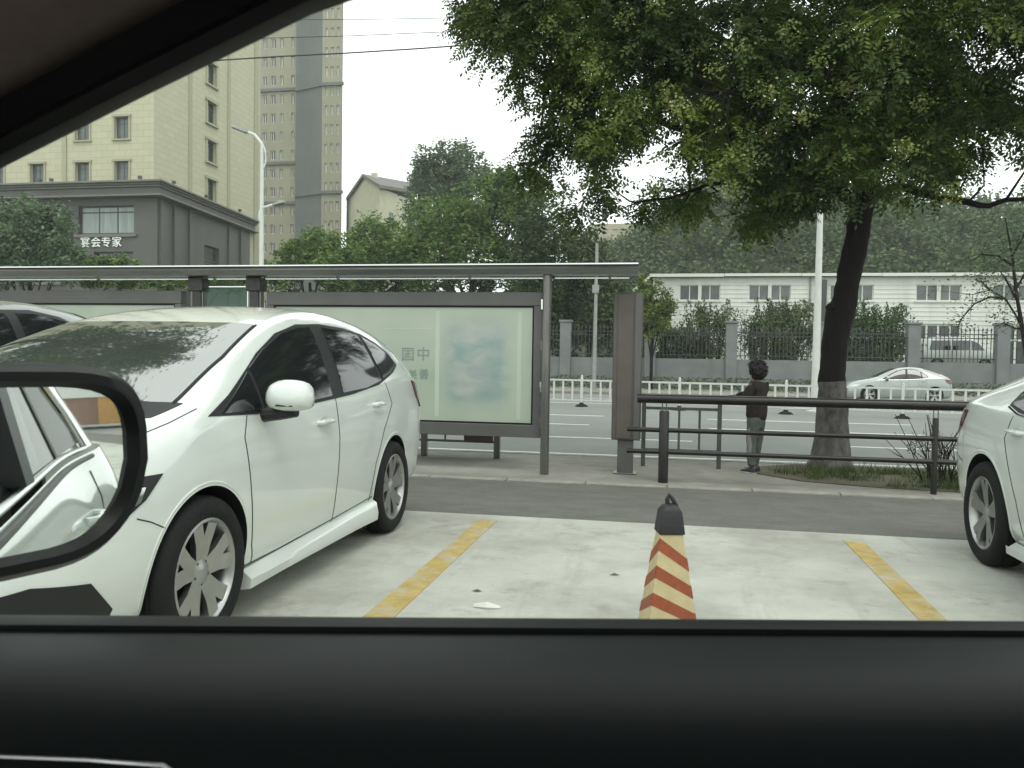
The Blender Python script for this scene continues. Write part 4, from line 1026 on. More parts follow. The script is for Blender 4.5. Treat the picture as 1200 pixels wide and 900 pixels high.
ring(.75, zp_e + H_ * .601, zp_e + H_ * .72, M['podium_trim'], 'cornice'); ring(.9, zp_e + H_ * .721, zp_e + H_ * .86, M['podium_stone'], 'cornice'); ring(1.1, zp_e + H_ * .861, zp_top, M['podium_trim'], 'cornice')
for px_ in (46, 60, 164, 193, 232, 272):       # small floodlights on the podium's edge
    if px_ < 184: pp = at(px_, 213, 61.2); pp.z = zp_top
    else:
        s = s_on2(px_, pA2, pB2); pp = p0 + t * s - n * .8; pp.z = zp_top
    obj('floodlight', merge(box(pp.x - .14, pp.x + .14, pp.y - .1, pp.y + .1, zp_top + .1, zp_top + .34), box(pp.x - .03, pp.x + .03, pp.y - .03, pp.y + .03, zp_top, zp_top + .1)), M['frame_dark'], hotel)
M['sign_white'] = mat('sign_white', (.85, .88, .84), .5)
sign = thing('wall_sign', 'row of white Chinese characters fixed to the dark podium under its wide window', 'sign', (at(118, 284, 61.9).x, 61.9, Z_at(284.5, 61.9, 118)))
for ch, px_ in zip('宴会专家', (100, 112.5, 124.5, 137)):
    glyphs('sign_letter', ch, .95, M['sign_white'], sign, (at(px_, 284, 61.9).x - sign.location.x, 0, 0), (R(90), 0, 0), extrude=.05, bold=.0)
sign2 = thing('wall_sign', 'two white Chinese characters half hidden by the small tree at the far left', 'sign', (at(20, 284, 61.9).x, 61.9, Z_at(284.5, 61.9, 20)))
for ch, px_ in zip('会所', (14, 27)):
    glyphs('sign_letter', ch, .86, M['sign_white'], sign2, (at(px_, 284, 61.9).x - sign2.location.x, 0, 0), (R(90), 0, 0), extrude=.06, bold=.02)

# --- high-rise blocks
def tower(label, pxs, Y, m_wall, m_dark, cols, ztop, row_px, name='apartment_tower', dark=None, depth=14, band=()):
    a, b = at(pxs[0], 300, Y), at(pxs[1], 300, Y)
    o = thing(name, label, 'tower block', (0, 0, 0))
    hs = []
    rows = int((ztop - 8) / row_px)
    for (px_, wpx) in cols:
        s = at(px_, 300, Y).x - a.x; wd = wpx / FOC * Y
        for k in range(rows):
            z = 6 + k * row_px; hs.append((round(s - wd / 2, 3), round(s + wd / 2, 3), z, z + row_px * .5))
    V, F, p0, t, n = wall_quads(a, b, GZ, ztop, hs, .3)
    obj('wall', (V, F), m_wall, o)
    for i, h in enumerate(hs): put_window(o, p0, t, n, h, .3, M['frame_white'], M['window_dark'], 2, 1, None, .11)
    c, d = (b.x, Y), (b.x + .6, Y + depth)
    bb_ = at(pxs[1] - 2, 300, Y + depth).x
    obj('side_wall', prism([(b.x, Y + .01), (bb_, Y + depth), (min(a.x, bb_ - 1), Y + depth), (a.x, Y + .32), (b.x - .02, Y + .32)], GZ, ztop, 'z'), m_dark, o)
    for zc in band: obj('string_course', box(a.x - .3, b.x + .3, Y - .35, Y + .1, zc, zc + .5), m_dark, o)
    return o
tower('beige high rise with rows of small windows behind the cream building', (296, 348), 130, M['tower_wall'], M['tower_dark'], ((309.5, 5.5), (319, 6.5), (329, 4.5), (342, 4.5)), 84, 3.12, band=(26.5, 33.2, 45.5))
tw = tower('grey blue high rise with a blank left face and small windows at right', (376, 399), 127, M['tower_wall'], M['tower_dark'], ((381, 3.2), (387.5, 4), (394.5, 4)), 88, 3.12, band=(14.5, 27.5, 45))
a = at(347, 300, 129.5); b = at(376, 300, 127)
obj('blank_wall', prism([(a.x, 129.0), (b.x, 127.0), (b.x, 127.5), (a.x - 2, 141), (a.x - 4, 141)], GZ, 86, 'z'), M['tower_dark'], tw)
for zc in (27.5, 45): obj('string_course', prism([(a.x, 128.75), (b.x, 126.7), (b.x, 127.4), (a.x, 129.5)], zc, zc + .5, 'z'), M['tower_dark'], tw)

# --- gabled building
gb = thing('gabled_building', 'pale yellow building with a dark pitched roof beside the high rise', 'building', (0, 0, 0))
c0 = at(444, 300, 120); c1 = at(409, 300, 128); c2 = at(512, 300, 140)
ze = Z_at(223, 122, 444); zrdg = Z_at(208, 124, 432)
mid = (c0 + c1) / 2
V = [(c0.x, c0.y, GZ), (c1.x, c1.y, GZ), (c1.x, c1.y, ze), (mid.x, mid.y, zrdg), (c0.x, c0.y, ze)]
off = c2 - c0
V2 = [(x + off.x, y + off.y, z) for x, y, z in V]
obj('wall', (V + V2, [(0, 1, 2, 3, 4), (0, 4, 9, 5), (1, 6, 7, 2), (5, 9, 8, 7, 6)]), M['gable_wall'], gb)
def roof_side(e0, r0, th=.5):
    a, b = Vector(e0), Vector(r0); over = (a - b).normalized() * .7
    a2 = a + over; o2 = off.normalized() * -.6
    q = [a2 + o2, b + o2, b + off, a2 + off]; q = [v + Vector((0, 0, .05)) for v in q]
    return q + [v + Vector((0, 0, th)) for v in q], [(0, 1, 2, 3), (4, 5, 6, 7), (0, 1, 5, 4), (1, 2, 6, 5), (2, 3, 7, 6), (3, 0, 4, 7)]
obj('roof', roof_side(V[4], V[3]), M['roof_dark'], gb); obj('roof', roof_side(V[2], V[3]), M['roof_dark'], gb)
obj('chimney', box(mid.x + .8, mid.x + 1.6, mid.y + 1, mid.y + 1.8, zrdg - 1, zrdg + 1), M['gable_wall'], gb)
c3 = at(405.5, 300, 130)
obj('lean_to', prism([(c1.x - .02, c1.y), (c3.x, 130), (c3.x, 134), (c1.x, 134)], GZ, Z_at(234, 129, 406), 'z'), M['gable_wall'], gb)
for k in range(2):
    for j in range(3):
        q = c0 + off * (.18 + .3 * j) ; nx_ = Vector((off.y, -off.x, 0)).normalized()
        obj('window', xf(box(-.6, .6, -.06, .02, 0, 1.5), Matrix.Translation((q.x + nx_.x * .02, q.y + nx_.y * .02, 19 + k * 3.2)) @ Matrix.Rotation(math.atan2(off.y, off.x), 4, 'Z')), M['window_grey'], gb)
# --- far apartment block seen through the crown
fb = thing('apartment_block', 'distant cream apartment block with balconies glimpsed under the big tree crown', 'building', (0, 0, 0))
a, b = at(690, 300, 170), at(757, 300, 170)
zt_ = Z_at(262, 170, 725)
hs = []
for k in range(8):
    for j in range(6):
        s = .8 + j * 1.95; z = zt_ - 2.6 - k * 3
        hs.append((round(s, 3), round(s + 1.1, 3), z, z + 1.5))
V, F, p0, t, n = wall_quads(a, b, GZ, zt_, hs, .3)
obj('wall', (V, F), M['flat_wall'], fb)
for i, h in enumerate(hs):
    put_window(fb, p0, t, n, h, .3, M['frame_white'], M['window_grey'], 2, 1, None, .08)
    if (i % 6) in (1, 4): obj('balcony', box(p0.x + h[0] - .6, p0.x + h[1] + .6, 169, 170, h[2] - .9, h[2] + .1), M['flat_wall'], fb)
obj('back_wall', prism([(a.x, 170.32), (b.x, 170.01), (b.x, 182), (a.x, 182)], GZ, zt_, 'z'), M['flat_wall'], fb)

# --- long white two-storey building
Yb = 60.0
wb = thing('factory_building', 'long white clad two storey building behind the grey wall and iron railings', 'building', (0, 0, 0))
ba, bb = at(766, 300, Yb), Vector((38, Yb, 0))
zt_ = Z_at(325, Yb, 780)
hs = []; up = []
for px_ in (820, 902, 998, 1100, 1191, 1283, 1375):
    x = at(px_, 344, Yb).x; hs.append((round(x - 1.42 - ba.x, 3), round(x + 1.42 - ba.x, 3), Z_at(352.5, Yb, px_) if 0 else 5.52, 6.62)); up.append(1)
for px_ in (902, 998, 1100, 1191, 1283):
    x = at(px_, 380, Yb).x; hs.append((round(x - 1.45 - ba.x, 3), round(x + 1.45 - ba.x, 3), 1.2, 3.98)); up.append(0)
V, F, p0, t, n = wall_quads(ba, bb, GZ, zt_, hs, .18)
# horizontal siding boards as real laps: joined, too thin to pick apart
obj('wall', (V, F), M['siding'], wb)
laps = []
z = .0
while z < zt_ - .3:
    segs = [(0, bb.x - ba.x)]
    for h in hs:
        if h[2] - .05 < z + .03 and h[3] + .02 > z:
            ns = []
            for s0, s1 in segs:
                if h[1] < s0 or h[0] > s1: ns.append((s0, s1)); continue
                if h[0] > s0: ns.append((s0, h[0]))
                if h[1] < s1: ns.append((h[1], s1))
            segs = ns
    for s0, s1 in segs: laps.append(box(ba.x + s0, ba.x + s1, Yb - .028, Yb + .01, z, z + .055))
    z += .30
obj('siding_laps', merge(*laps), M['siding'], wb, kind='stuff')
for h, u_ in zip(hs, up):
    put_window(wb, p0, t, n, h, .18, M['frame_white'], M['window_grey'] if u_ else M['window_dark'], 4, 1, None, .07 if u_ else .12, None if u_ else .62)
    if u_: obj('mullion', box(p0.x + (h[0] + h[1]) / 2 - .12, p0.x + (h[0] + h[1]) / 2 + .12, Yb - .03, Yb + .1, h[2] + .002, h[3] - .002), M['frame_white'], wb)
    obj('sill', box(p0.x + h[0] - .1, p0.x + h[1] + .1, Yb - .1, Yb + .02, h[2] - .1, h[2] - .002), M['frame_white'], wb)
obj('side_wall', prism([(ba.x, Yb + .02), (ba.x, Yb + 14), (bb.x, Yb + 14), (bb.x, Yb + .2), (ba.x + .02, Yb + .2)], GZ, zt_ - .01, 'z'), M['siding'], wb)
x0r = at(762, 300, Yb).x
seg = 5.2; x = x0r
while x < 38:
    obj('gutter', box(x, x + seg - .04, Yb - .42, Yb - .28, zt_ + .02 + rnd.uniform(-.02, .02), zt_ + .22), M['frame_white'], wb); x += seg
obj('eaves', box(x0r, 38, Yb - .28, Yb + .2, zt_, zt_ + .1), M['roof_dark'], wb)
obj('roof', ([(x0r, Yb - .35, zt_ + .10), (38, Yb - .35, zt_ + .10), (38, Yb + 7, zt_ + .55), (x0r, Yb + 7, zt_ + .55), (38, Yb + 14.3, zt_ + .1), (x0r, Yb + 14.3, zt_ + .1), (x0r, Yb - .35, zt_ + .04), (38, Yb - .35, zt_ + .04), (38, Yb + 14.3, zt_ + .02), (x0r, Yb + 14.3, zt_ + .02)], [(0, 1, 2, 3), (3, 2, 4, 5), (6, 7, 1, 0), (6, 9, 8, 7), (5, 4, 8, 9), (0, 3, 5, 9, 6), (1, 7, 8, 4, 2)]), M['roof_dark'], wb)
obj('stair_canopy', ([(x0r, Yb - .4, zt_ + .1), (x0r - 1.9, Yb - .4, zt_ - 1.5), (x0r - 1.9, Yb + 3, zt_ - 1.5), (x0r, Yb + 3, zt_ + .1), (x0r, Yb - .4, zt_ - .1), (x0r - 1.9, Yb - .4, zt_ - 1.7), (x0r - 1.9, Yb + 3, zt_ - 1.7), (x0r, Yb + 3, zt_ - .1)], [(0, 1, 2, 3), (7, 6, 5, 4), (0, 4, 5, 1), (1, 5, 6, 2), (2, 6, 7, 3), (3, 7, 4, 0)]), M['frame_white'], wb)
x = at(964, 350, Yb).x
obj('dark_duct', box(x - .22, x + .22, Yb - .32, Yb - .03, Z_at(377, Yb, 964), Z_at(328, Yb, 964)), M['frame_dark'], wb, bevel=.02)
x = at(958, 350, Yb).x
obj('downpipe', tube([(x - .5, Yb - .1, zt_), (x - .5, Yb - .1, 0)], .06, 8), M['pole_grey'], wb)

# ------------------------------------------------------------------ lamps, poles, cables
def lamp_post(label, x, y, zt, arms, rad, group='street lamps'):
    o = thing('street_lamp', label, 'street lamp', (x, y, -.42), 0, group)
    obj('pole', tube([(0, 0, 0), (0, 0, 1.2), (0, 0, zt + .42)], [rad * 1.2, rad, rad * .6], 14), M['pole_white'], o, smooth=True)
    obj('base_flange', lathe([(.0001, .05), (.3, .04), (.3, 0)], 14), M['pole_white'], o)
    for path, hd in arms:
        obj('arm', tube([Vector(p) + Vector((0, 0, .42)) for p in path], [rad * .55] * len(path), 8), M['pole_white'], o, smooth=True)
        e = Vector(path[-1]) + Vector((0, 0, .42)); dr = (Vector(path[-1]) - Vector(path[-2])).normalized(); m4 = Matrix.Translation(e) @ dr.to_track_quat('X', 'Z').to_matrix().to_4x4()
        hdo = obj('lamp_head', xf(([(0, -.09, -.05), (0, .09, -.05), (0, .07, .05), (0, -.07, .05), (.35, -.17, -.06), (.35, .17, -.06), (.35, .12, .07), (.35, -.12, .07), (hd, -.1, -.05), (hd, .1, -.05), (hd, .07, .03), (hd, -.07, .03)],
            [(0, 1, 2, 3), (8, 9, 10, 11), (0, 1, 5, 4), (1, 2, 6, 5), (2, 3, 7, 6), (3, 0, 4, 7), (4, 5, 9, 8), (5, 6, 10, 9), (6, 7, 11, 10), (7, 4, 8, 11)]), m4), M['pole_grey'], o, smooth=True, bevel=.02)
        obj('lamp_glass', xf(box(.1, hd - .06, -.08, .08, -.085, -.055), m4), M['window_grey'], hdo)
    return o
px0 = at(307, 200, 30)
ztl = at(307, 168, 30).z
lamp_post('white street lamp with a long left arm and lower right arm, above the shelter roof', px0.x, 30, ztl,
          [([(0, 0, ztl - .02), (-.32, 0, at(296, 158, 30).z), (at(291, 153, 30).x - px0.x, 0, at(291, 155, 30).z)], .75),
           ([(0, 0, at(307, 262, 30).z), (-.1, 0, at(305, 254, 30).z), (-.06, 0, at(306, 247, 30).z), (.1, 0, at(309, 243, 30).z), (at(320, 240, 30).x - px0.x, 0, at(320, 240, 30).z)], .5)], .105)
obj('hoop', tube([(.02, 0, ztl + .4), (.14, 0, ztl + .1), (.16, 0, ztl - .3), (.06, 0, ztl - .55)], .035, 6), M['pole_white'], [o for o in bpy.data.objects if o.name == 'street_lamp'][0], smooth=True)
q = at(957, 400, 29.5)
lamp_post('white street lamp rising into the big tree beside its trunk', q.x, 29.5, 8.6, [([(0, 0, 8.5), (-.6, 0, 9.0), (-1.4, 0, 9.2)], .8)], .135)
q = at(697, 400, 40)
pl = thing('utility_pole', 'thin grey pole on the far pavement seen between shelter post and totem sign', 'pole', (q.x, 40, -.3))
obj('pole', tube([(0, 0, 0), (.02, 0, at(700, 285, 40).z + .3)], [.10, .075], 10), M['pole_grey'], pl, smooth=True)
obj('bracket', box(-.16, .16, -.12, .12, 4.75, 5.15), M['pole_grey'], pl, bevel=.02)
# cables overhead, each its own
def cable(label, pts, Y, r_, group='overhead cables'):
    P = [at(a, b, Y) for a, b in pts]; out_ = []
    for i in range(len(P) - 1):
        for k in range(8): out_.append(P[i].lerp(P[i + 1], k / 8))
    out_.append(P[-1]); n_ = len(out_)
    tag(obj('overhead_cable', tube(out_, r_, 6), M['iron'], smooth=True), label, 'cable', group)
cable('thickest and lowest of the overhead cables, sagging left past the high rise', [(60, 92), (235, 72), (330, 66), (410, 62), (490, 57), (600, 49), (740, 36), (900, 18)], 38, .035)
cable('middle of the overhead cables, crossing the sky above the thick one', [(60, 60), (300, 45), (410, 42), (530, 37), (700, 30), (900, 14)], 38, .018)
cable('topmost thin overhead cable near the upper edge', [(60, 22), (300, 23), (410, 23), (530, 21), (700, 17), (900, 8)], 38, .016)

# ------------------------------------------------------------------ foliage
def leaves(name, C, L, W, m, parent, rng, flat=.5, kind=None, droop=0.0):
    N = len(C)
    a = rng.normal(size=(N, 3)); a[:, 2] = a[:, 2] * flat - droop; a /= np.linalg.norm(a, axis=1, keepdims=True) + 1e-9
    b = rng.normal(size=(N, 3)); b -= (b * a).sum(1, keepdims=True) * a; b /= np.linalg.norm(b, axis=1, keepdims=True) + 1e-9
    l = (L * rng.uniform(.7, 1.3, N))[:, None]; w_ = (W * rng.uniform(.7, 1.3, N))[:, None]
    V = np.stack([C - a * l / 2, C + b * w_ / 2 - a * l * .05, C + a * l / 2, C - b * w_ / 2 - a * l * .05], 1).reshape(-1, 3)
    return quads(name, V, m, parent, kind)
def quads(name, V, m, parent, kind=None):
    N = len(V) // 4; me = bpy.data.meshes.new(name)
    me.vertices.add(N * 4); me.vertices.foreach_set('co', V.astype(np.float32).ravel())
    me.loops.add(N * 4); me.loops.foreach_set('vertex_index', np.arange(N * 4, dtype=np.int32))
    me.polygons.add(N); me.polygons.foreach_set('loop_start', np.arange(0, N * 4, 4, dtype=np.int32))
    me.materials.append(m); me.update(calc_edges=True)
    o = bpy.data.objects.new(name, me); COL.objects.link(o)
    if parent: o.parent = parent
    if kind: o['kind'] = kind
    return o
def blob_points(c, r, n, rng, clumps=None, spread=.16):
    """leaf positions inside an ellipsoid, gathered in clumps so that gaps stay between them"""
    k = clumps or max(6, n // 60)
    d = rng.normal(size=(k, 3)); d /= np.linalg.norm(d, axis=1, keepdims=True); rr = rng.uniform(.25, 1, k) ** .45
    sub = d * rr[:, None]
    sub *= (1 + .12 * rng.normal(size=(k, 1)))
    idx = rng.integers(0, k, n)
    p = sub[idx] + rng.normal(size=(n, 3)) * spread
    return np.array(c) + p * np.array(r)
def tree(name, label, cat, base, blobs, m, leaf, n, trunk_r, group=None, trunk_m=None, lean=0, kind=None, spread=.16, aspect=.45):
    """blobs: (px, py, rx_px, ry_px, Y)"""
    rng = np.random.default_rng(abs(hash(label)) % 100000 if 0 else sum(map(ord, label)))
    o = thing(name, label, cat, base, 0, group)
    B = Vector(base); A = sum(b[2] * b[3] for b in blobs); C = []
    cs = []
    for (px, py, rx, ry, Y) in blobs:
        c = at(px, py, Y); sx, sz = rx / FOC * Y, ry / FOC * Y
        cs.append((c, sx, sz))
        k = int(n * 2.0 * rx * ry / A)
        C.append(blob_points(c - B, (sx, (sx + sz) / 2 * .8, sz), k, rng, spread=spread))
    C = np.concatenate(C); C = C[C[:, 2] > .05]
    leaves('crown', C, leaf * 1.12, leaf * 1.12 * aspect, m, o, rng)
    top = sum((c[0] for c in cs), Vector()) / len(cs) - B
    limbs = [tube([(0, 0, 0), (top.x * .15, top.y * .2, top.z * .35), (top.x * .7, top.y * .7, top.z * .8)], [trunk_r, trunk_r * .8, trunk_r * .5], 8)]
    s = Vector((top.x * .15, top.y * .2, top.z * .35))
    for c, sx, sz in cs:
        e = c - B; mdl = s.lerp(e, .5) + Vector((rng.uniform(-.1, .1) * sx, 0, -.1 * sz))
        limbs.append(tube([s, mdl, e + Vector((0, 0, sz * .3))], [trunk_r * .5, trunk_r * .3, trunk_r * .1], 6))
        for q_ in range(4):
            dd = Vector((rng.normal() * sx * .6, rng.normal() * sx * .4, abs(rng.normal()) * sz * .5))
            limbs.append(tube([mdl, e + dd], [trunk_r * .2, trunk_r * .05], 5))
    obj('trunk', merge(*limbs), trunk_m or M['bark'], o, smooth=True)
    return o
def gb_(px, Y, z=None):
    if z is None: z = .96 if Y > 46 else -.33
    p = at(px, 400, Y); return (p.x, Y, z)

# trees across the road (left to right)
tree('street_tree', 'small loose green tree in front of the dark podium at the left edge', 'tree', gb_(32, 41), [(22, 262, 40, 34, 41), (62, 268, 30, 38, 41), (30, 305, 46, 30, 41), (75, 306, 28, 28, 40.5), (5, 290, 22, 50, 42)], M['leaf_grey'], .24, 6500, .14)
tree('bush', 'leafy hedge bush under the white characters of the podium', 'bush', gb_(125, 44), [(108, 318, 26, 20, 44), (140, 318, 24, 22, 44), (165, 326, 22, 14, 44)], M['leaf_far'], .24, 2600, .08)
tree('bush', 'low green bush right of the hedge at the foot of the podium side wall', 'bush', gb_(215, 50), [(200, 330, 24, 14, 50), (238, 328, 26, 14, 50), (270, 326, 24, 18, 50)], M['leaf_far'], .26, 1800, .08)
tree('street_tree', 'rounded green tree just right of the tall left street lamp', 'tree', gb_(365, 52), [(345, 302, 26, 20, 52), (380, 292, 30, 28, 52), (330, 322, 24, 18, 52), (395, 318, 30, 30, 51)], M['leaf_far'], .28, 4200, .2)
tree('street_tree', 'green tree below the gabled building', 'tree', gb_(450, 56), [(440, 285, 34, 34, 56), (420, 318, 36, 34, 55), (470, 305, 34, 40, 55)], M['leaf_far'], .30, 5200, .22)
tree('tall_tree', 'tall hazy grey green tree rising highest behind the shelter', 'tree', gb_(525, 84), [(520, 192, 34, 26, 84), (545, 205, 36, 26, 84), (505, 218, 28, 28, 84), (560, 232, 40, 34, 84), (515, 250, 40, 40, 84)], M['leaf_grey'], .42, 8000, .35)
tree('street_tree', 'bright green broad tree in the middle behind the advert panel', 'tree', gb_(545, 54), [(525, 258, 44, 36, 54), (570, 246, 42, 34, 54), (505, 300, 46, 40, 54), (560, 300, 50, 44, 54), (600, 280, 34, 46, 54), (612, 232, 34, 34, 54), (590, 215, 24, 22, 54)], M['leaf_far'], .28, 11000, .28)
tree('street_tree', 'dark green tree directly behind the right shelter post', 'tree', gb_(640, 52), [(632, 262, 34, 40, 52), (650, 310, 38, 50, 52), (620, 330, 32, 50, 52), (668, 350, 26, 36, 52), (655, 385, 26, 26, 52)], M['leaf_dark'], .26, 8000, .22)
tree('street_tree', 'yellow green tree between the shelter post and the totem sign', 'tree', gb_(690, 50.5), [(680, 285, 24, 22, 50.5), (695, 315, 28, 30, 50.5), (712, 350, 26, 34, 50.5), (700, 380, 24, 26, 50.5)], M['leaf_brown'], .24, 4200, .16)
tree('small_tree', 'light green young tree close to the right side of the totem sign', 'tree', gb_(764, 43.5, -.3), [(770, 350, 20, 18, 43.5), (758, 375, 18, 22, 43.5), (776, 368, 14, 18, 43.5), (752, 345, 12, 22, 43.5)], M['leaf_yellow'], .17, 3200, .10)
tree('hedge', 'dense dark hedge and undergrowth behind the railings, between shelter roof and advert', 'hedge', gb_(560, 57), [(x_, 352 + 8 * math.sin(x_), 34, 34, 57) for x_ in range(330, 740, 36)] + [(x_, 395, 34, 36, 57) for x_ in range(630, 740, 30)], M['leaf_dark'], .30, 9000, .08)
def shrub(label, px, pys, rx, Y, m, n, top):
    rng = np.random.default_rng(sum(map(ord, label)))
    o = thing('shrub', label, 'shrub', gb_(px, Y), 0, 'shrubs inside the iron railings')
    B = Vector(o.location); y0, y1 = pys
    C = blob_points(at(px, (y0 + y1) / 2 + 4, Y) - B, (rx / FOC * Y, rx / FOC * Y * .8, (y1 - y0) / 2 / FOC * Y), n, rng, spread=.14)
    sh_ = []; stems = []
    for k in range(top):                      # upright shoots give the ragged top
        x = rng.uniform(-.9, .9) * rx / FOC * Y; h = rng.uniform(.3, 1.15) * (1 - (x * FOC / Y / rx) ** 2 * .5)
        zt = (at(px, y0, Y).z - B.z) + rng.uniform(-.3, .45) * h
        z0_ = zt - rng.uniform(1.0, 1.6); yy = rng.uniform(-.5, .5)
        zz = rng.uniform(z0_, zt, 34); sh_.append(np.stack([x + rng.normal(size=34) * .09, yy + rng.normal(size=34) * .1, zz], 1))
        stems.append(tube([(x * .5, yy, 0), (x * .85, yy, z0_), (x, yy, zt)], [.04, .02, .008], 4))
    C = np.concatenate([C] + sh_); C = C[C[:, 2] > .3]
    leaves('foliage', C, .2, .08, m, o, rng, flat=1.4)
    obj('stems', merge(*stems), M['bark'], o)
shrub('ragged brown green shrub with upright shoots behind the railings, under the leftmost upper window', 829, (356, 424), 32, 48.6, M['leaf_brown'], 5200, 16)
shrub('broad dark low shrub behind the railings beside the totem sign', 790, (382, 424), 26, 49.2, M['leaf_dark'], 4800, 6)
shrub('widest green shrub behind the railings, just left of the white lamp post', 915, (354, 424), 40, 48.6, M['leaf_brown'], 8800, 20)
shrub('dark green shrub behind the railings, just right of the big trunk', 1022, (358, 436), 38, 48.6, M['leaf_dark'], 9600, 20)
# sparse bare-looking tree at the right edge, in front of the wall
def sparse_tree():
    rng = np.random.default_rng(5); Y = 30.5
    o = thing('sparse_tree', 'thin sparse tree with few leaves reaching in at the right edge before the white building', 'tree', gb_(1207, Y, -.42)); B = Vector(o.location)
    def P(px, py, dy=0): return at(px, py, Y + dy) - B
    limbs = [([(1207, 560), (1206, 440), (1200, 395), (1192, 350), (1186, 300), (1178, 255)], .09)]
    br = [[(1204, 400), (1192, 372), (1178, 350), (1160, 340), (1140, 345)], [(1178, 350), (1160, 348), (1142, 356), (1128, 372), (1122, 384)], [(1193, 355), (1180, 330), (1172, 318)], [(1188, 312), (1170, 300), (1150, 298), (1140, 305)],
          [(1205, 385), (1190, 385), (1175, 378)], [(1190, 340), (1200, 322), (1206, 300)], [(1186, 300), (1198, 280), (1204, 262)], [(1160, 340), (1150, 330), (1143, 328)]]
    parts = [tube([P(*q) for q in limbs[0][0]], [.12, .1, .08, .06, .045, .02], 8)]
    pts = []
    for b_ in br:
        dy = rng.uniform(-.8, .8); k = len(b_)
        path = [P(q[0], q[1], dy * i / k) for i, q in enumerate(b_)]
        parts.append(tube(path, [.035 * (1 - i / k) + .008 for i in range(k)], 5))
        for i in range(1, k):
            for _ in range(3):
                e = path[i] + Vector(rng.normal(size=3) * .35); parts.append(tube([path[i], e], [.01, .004], 4)); pts.append(np.array(e) + rng.normal(size=(int(rng.integers(8, 32)), 3)) * .16)
    for _ in range(26):
        e = P(rng.uniform(1150, 1230), rng.uniform(235, 345), rng.uniform(-1, 1)); pts.append(np.array(e) + rng.normal(size=(30, 3)) * .25)
    obj('trunk', merge(*parts), M['bark'], o, smooth=True)
    leaves('crown', np.concatenate(pts), .11, .05, M['leaf_dark'], o, rng)
sparse_tree()
# verge growth in front of the wall
rng = np.random.default_rng(3)
C = np.stack([rng.uniform(-26, 40, 9000), rng.uniform(43.2, 45.7, 9000), rng.uniform(-.3, .35, 9000) ], 1)
tag(leaves('verge_plants', C, .2, .08, M['leaf_brown'], None, rng, kind='stuff'), 'low rough growth at the foot of the grey wall across the road', None)

# wooded hill
def hill_z(x, y):
    t = max(0, min(1, (y - 84) / 46)); t = t * t * (3 - 2 * t)
    base = 21.5 + 2.5 * math.sin(x * .045 + 1.2) + 1.4 * math.sin(x * .13)
    fade = max(.0, min(1, (x + 30) / 34))
    return .9 + t * base * (.15 + .85 * fade) + .6 * mnoise.noise(Vector((x * .12, y * .12, 0)))
gx = np.linspace(-70, 190, 66); gy = np.linspace(82, 175, 24)
V = [(x, y, hill_z(x, y)) for y in gy for x in gx]; nx_ = len(gx)
F = [(j * nx_ + i, j * nx_ + i + 1, (j + 1) * nx_ + i + 1, (j + 1) * nx_ + i) for j in range(len(gy) - 1) for i in range(nx_ - 1)]
struct('hill', (V, F), M['forest_floor'], smooth=True)
Cs = []
for k in range(2600):
    x = rng.uniform(-45, 110); y = rng.uniform(84, 136); 
    if x < -5 and y < 100: continue
    r_ = rng.uniform(1.3, 2.6); z = hill_z(x, y)
    Cs.append(blob_points((x, y, z + r_ * .7), (r_, r_, r_ * 1.05), 100, rng, clumps=12, spread=.26))
tag(leaves('wooded_hillside', np.concatenate(Cs), .62, .36, M['leaf_hill'], None, rng, kind='stuff'), 'hazy dark green wood covering the hill behind the white building', None)

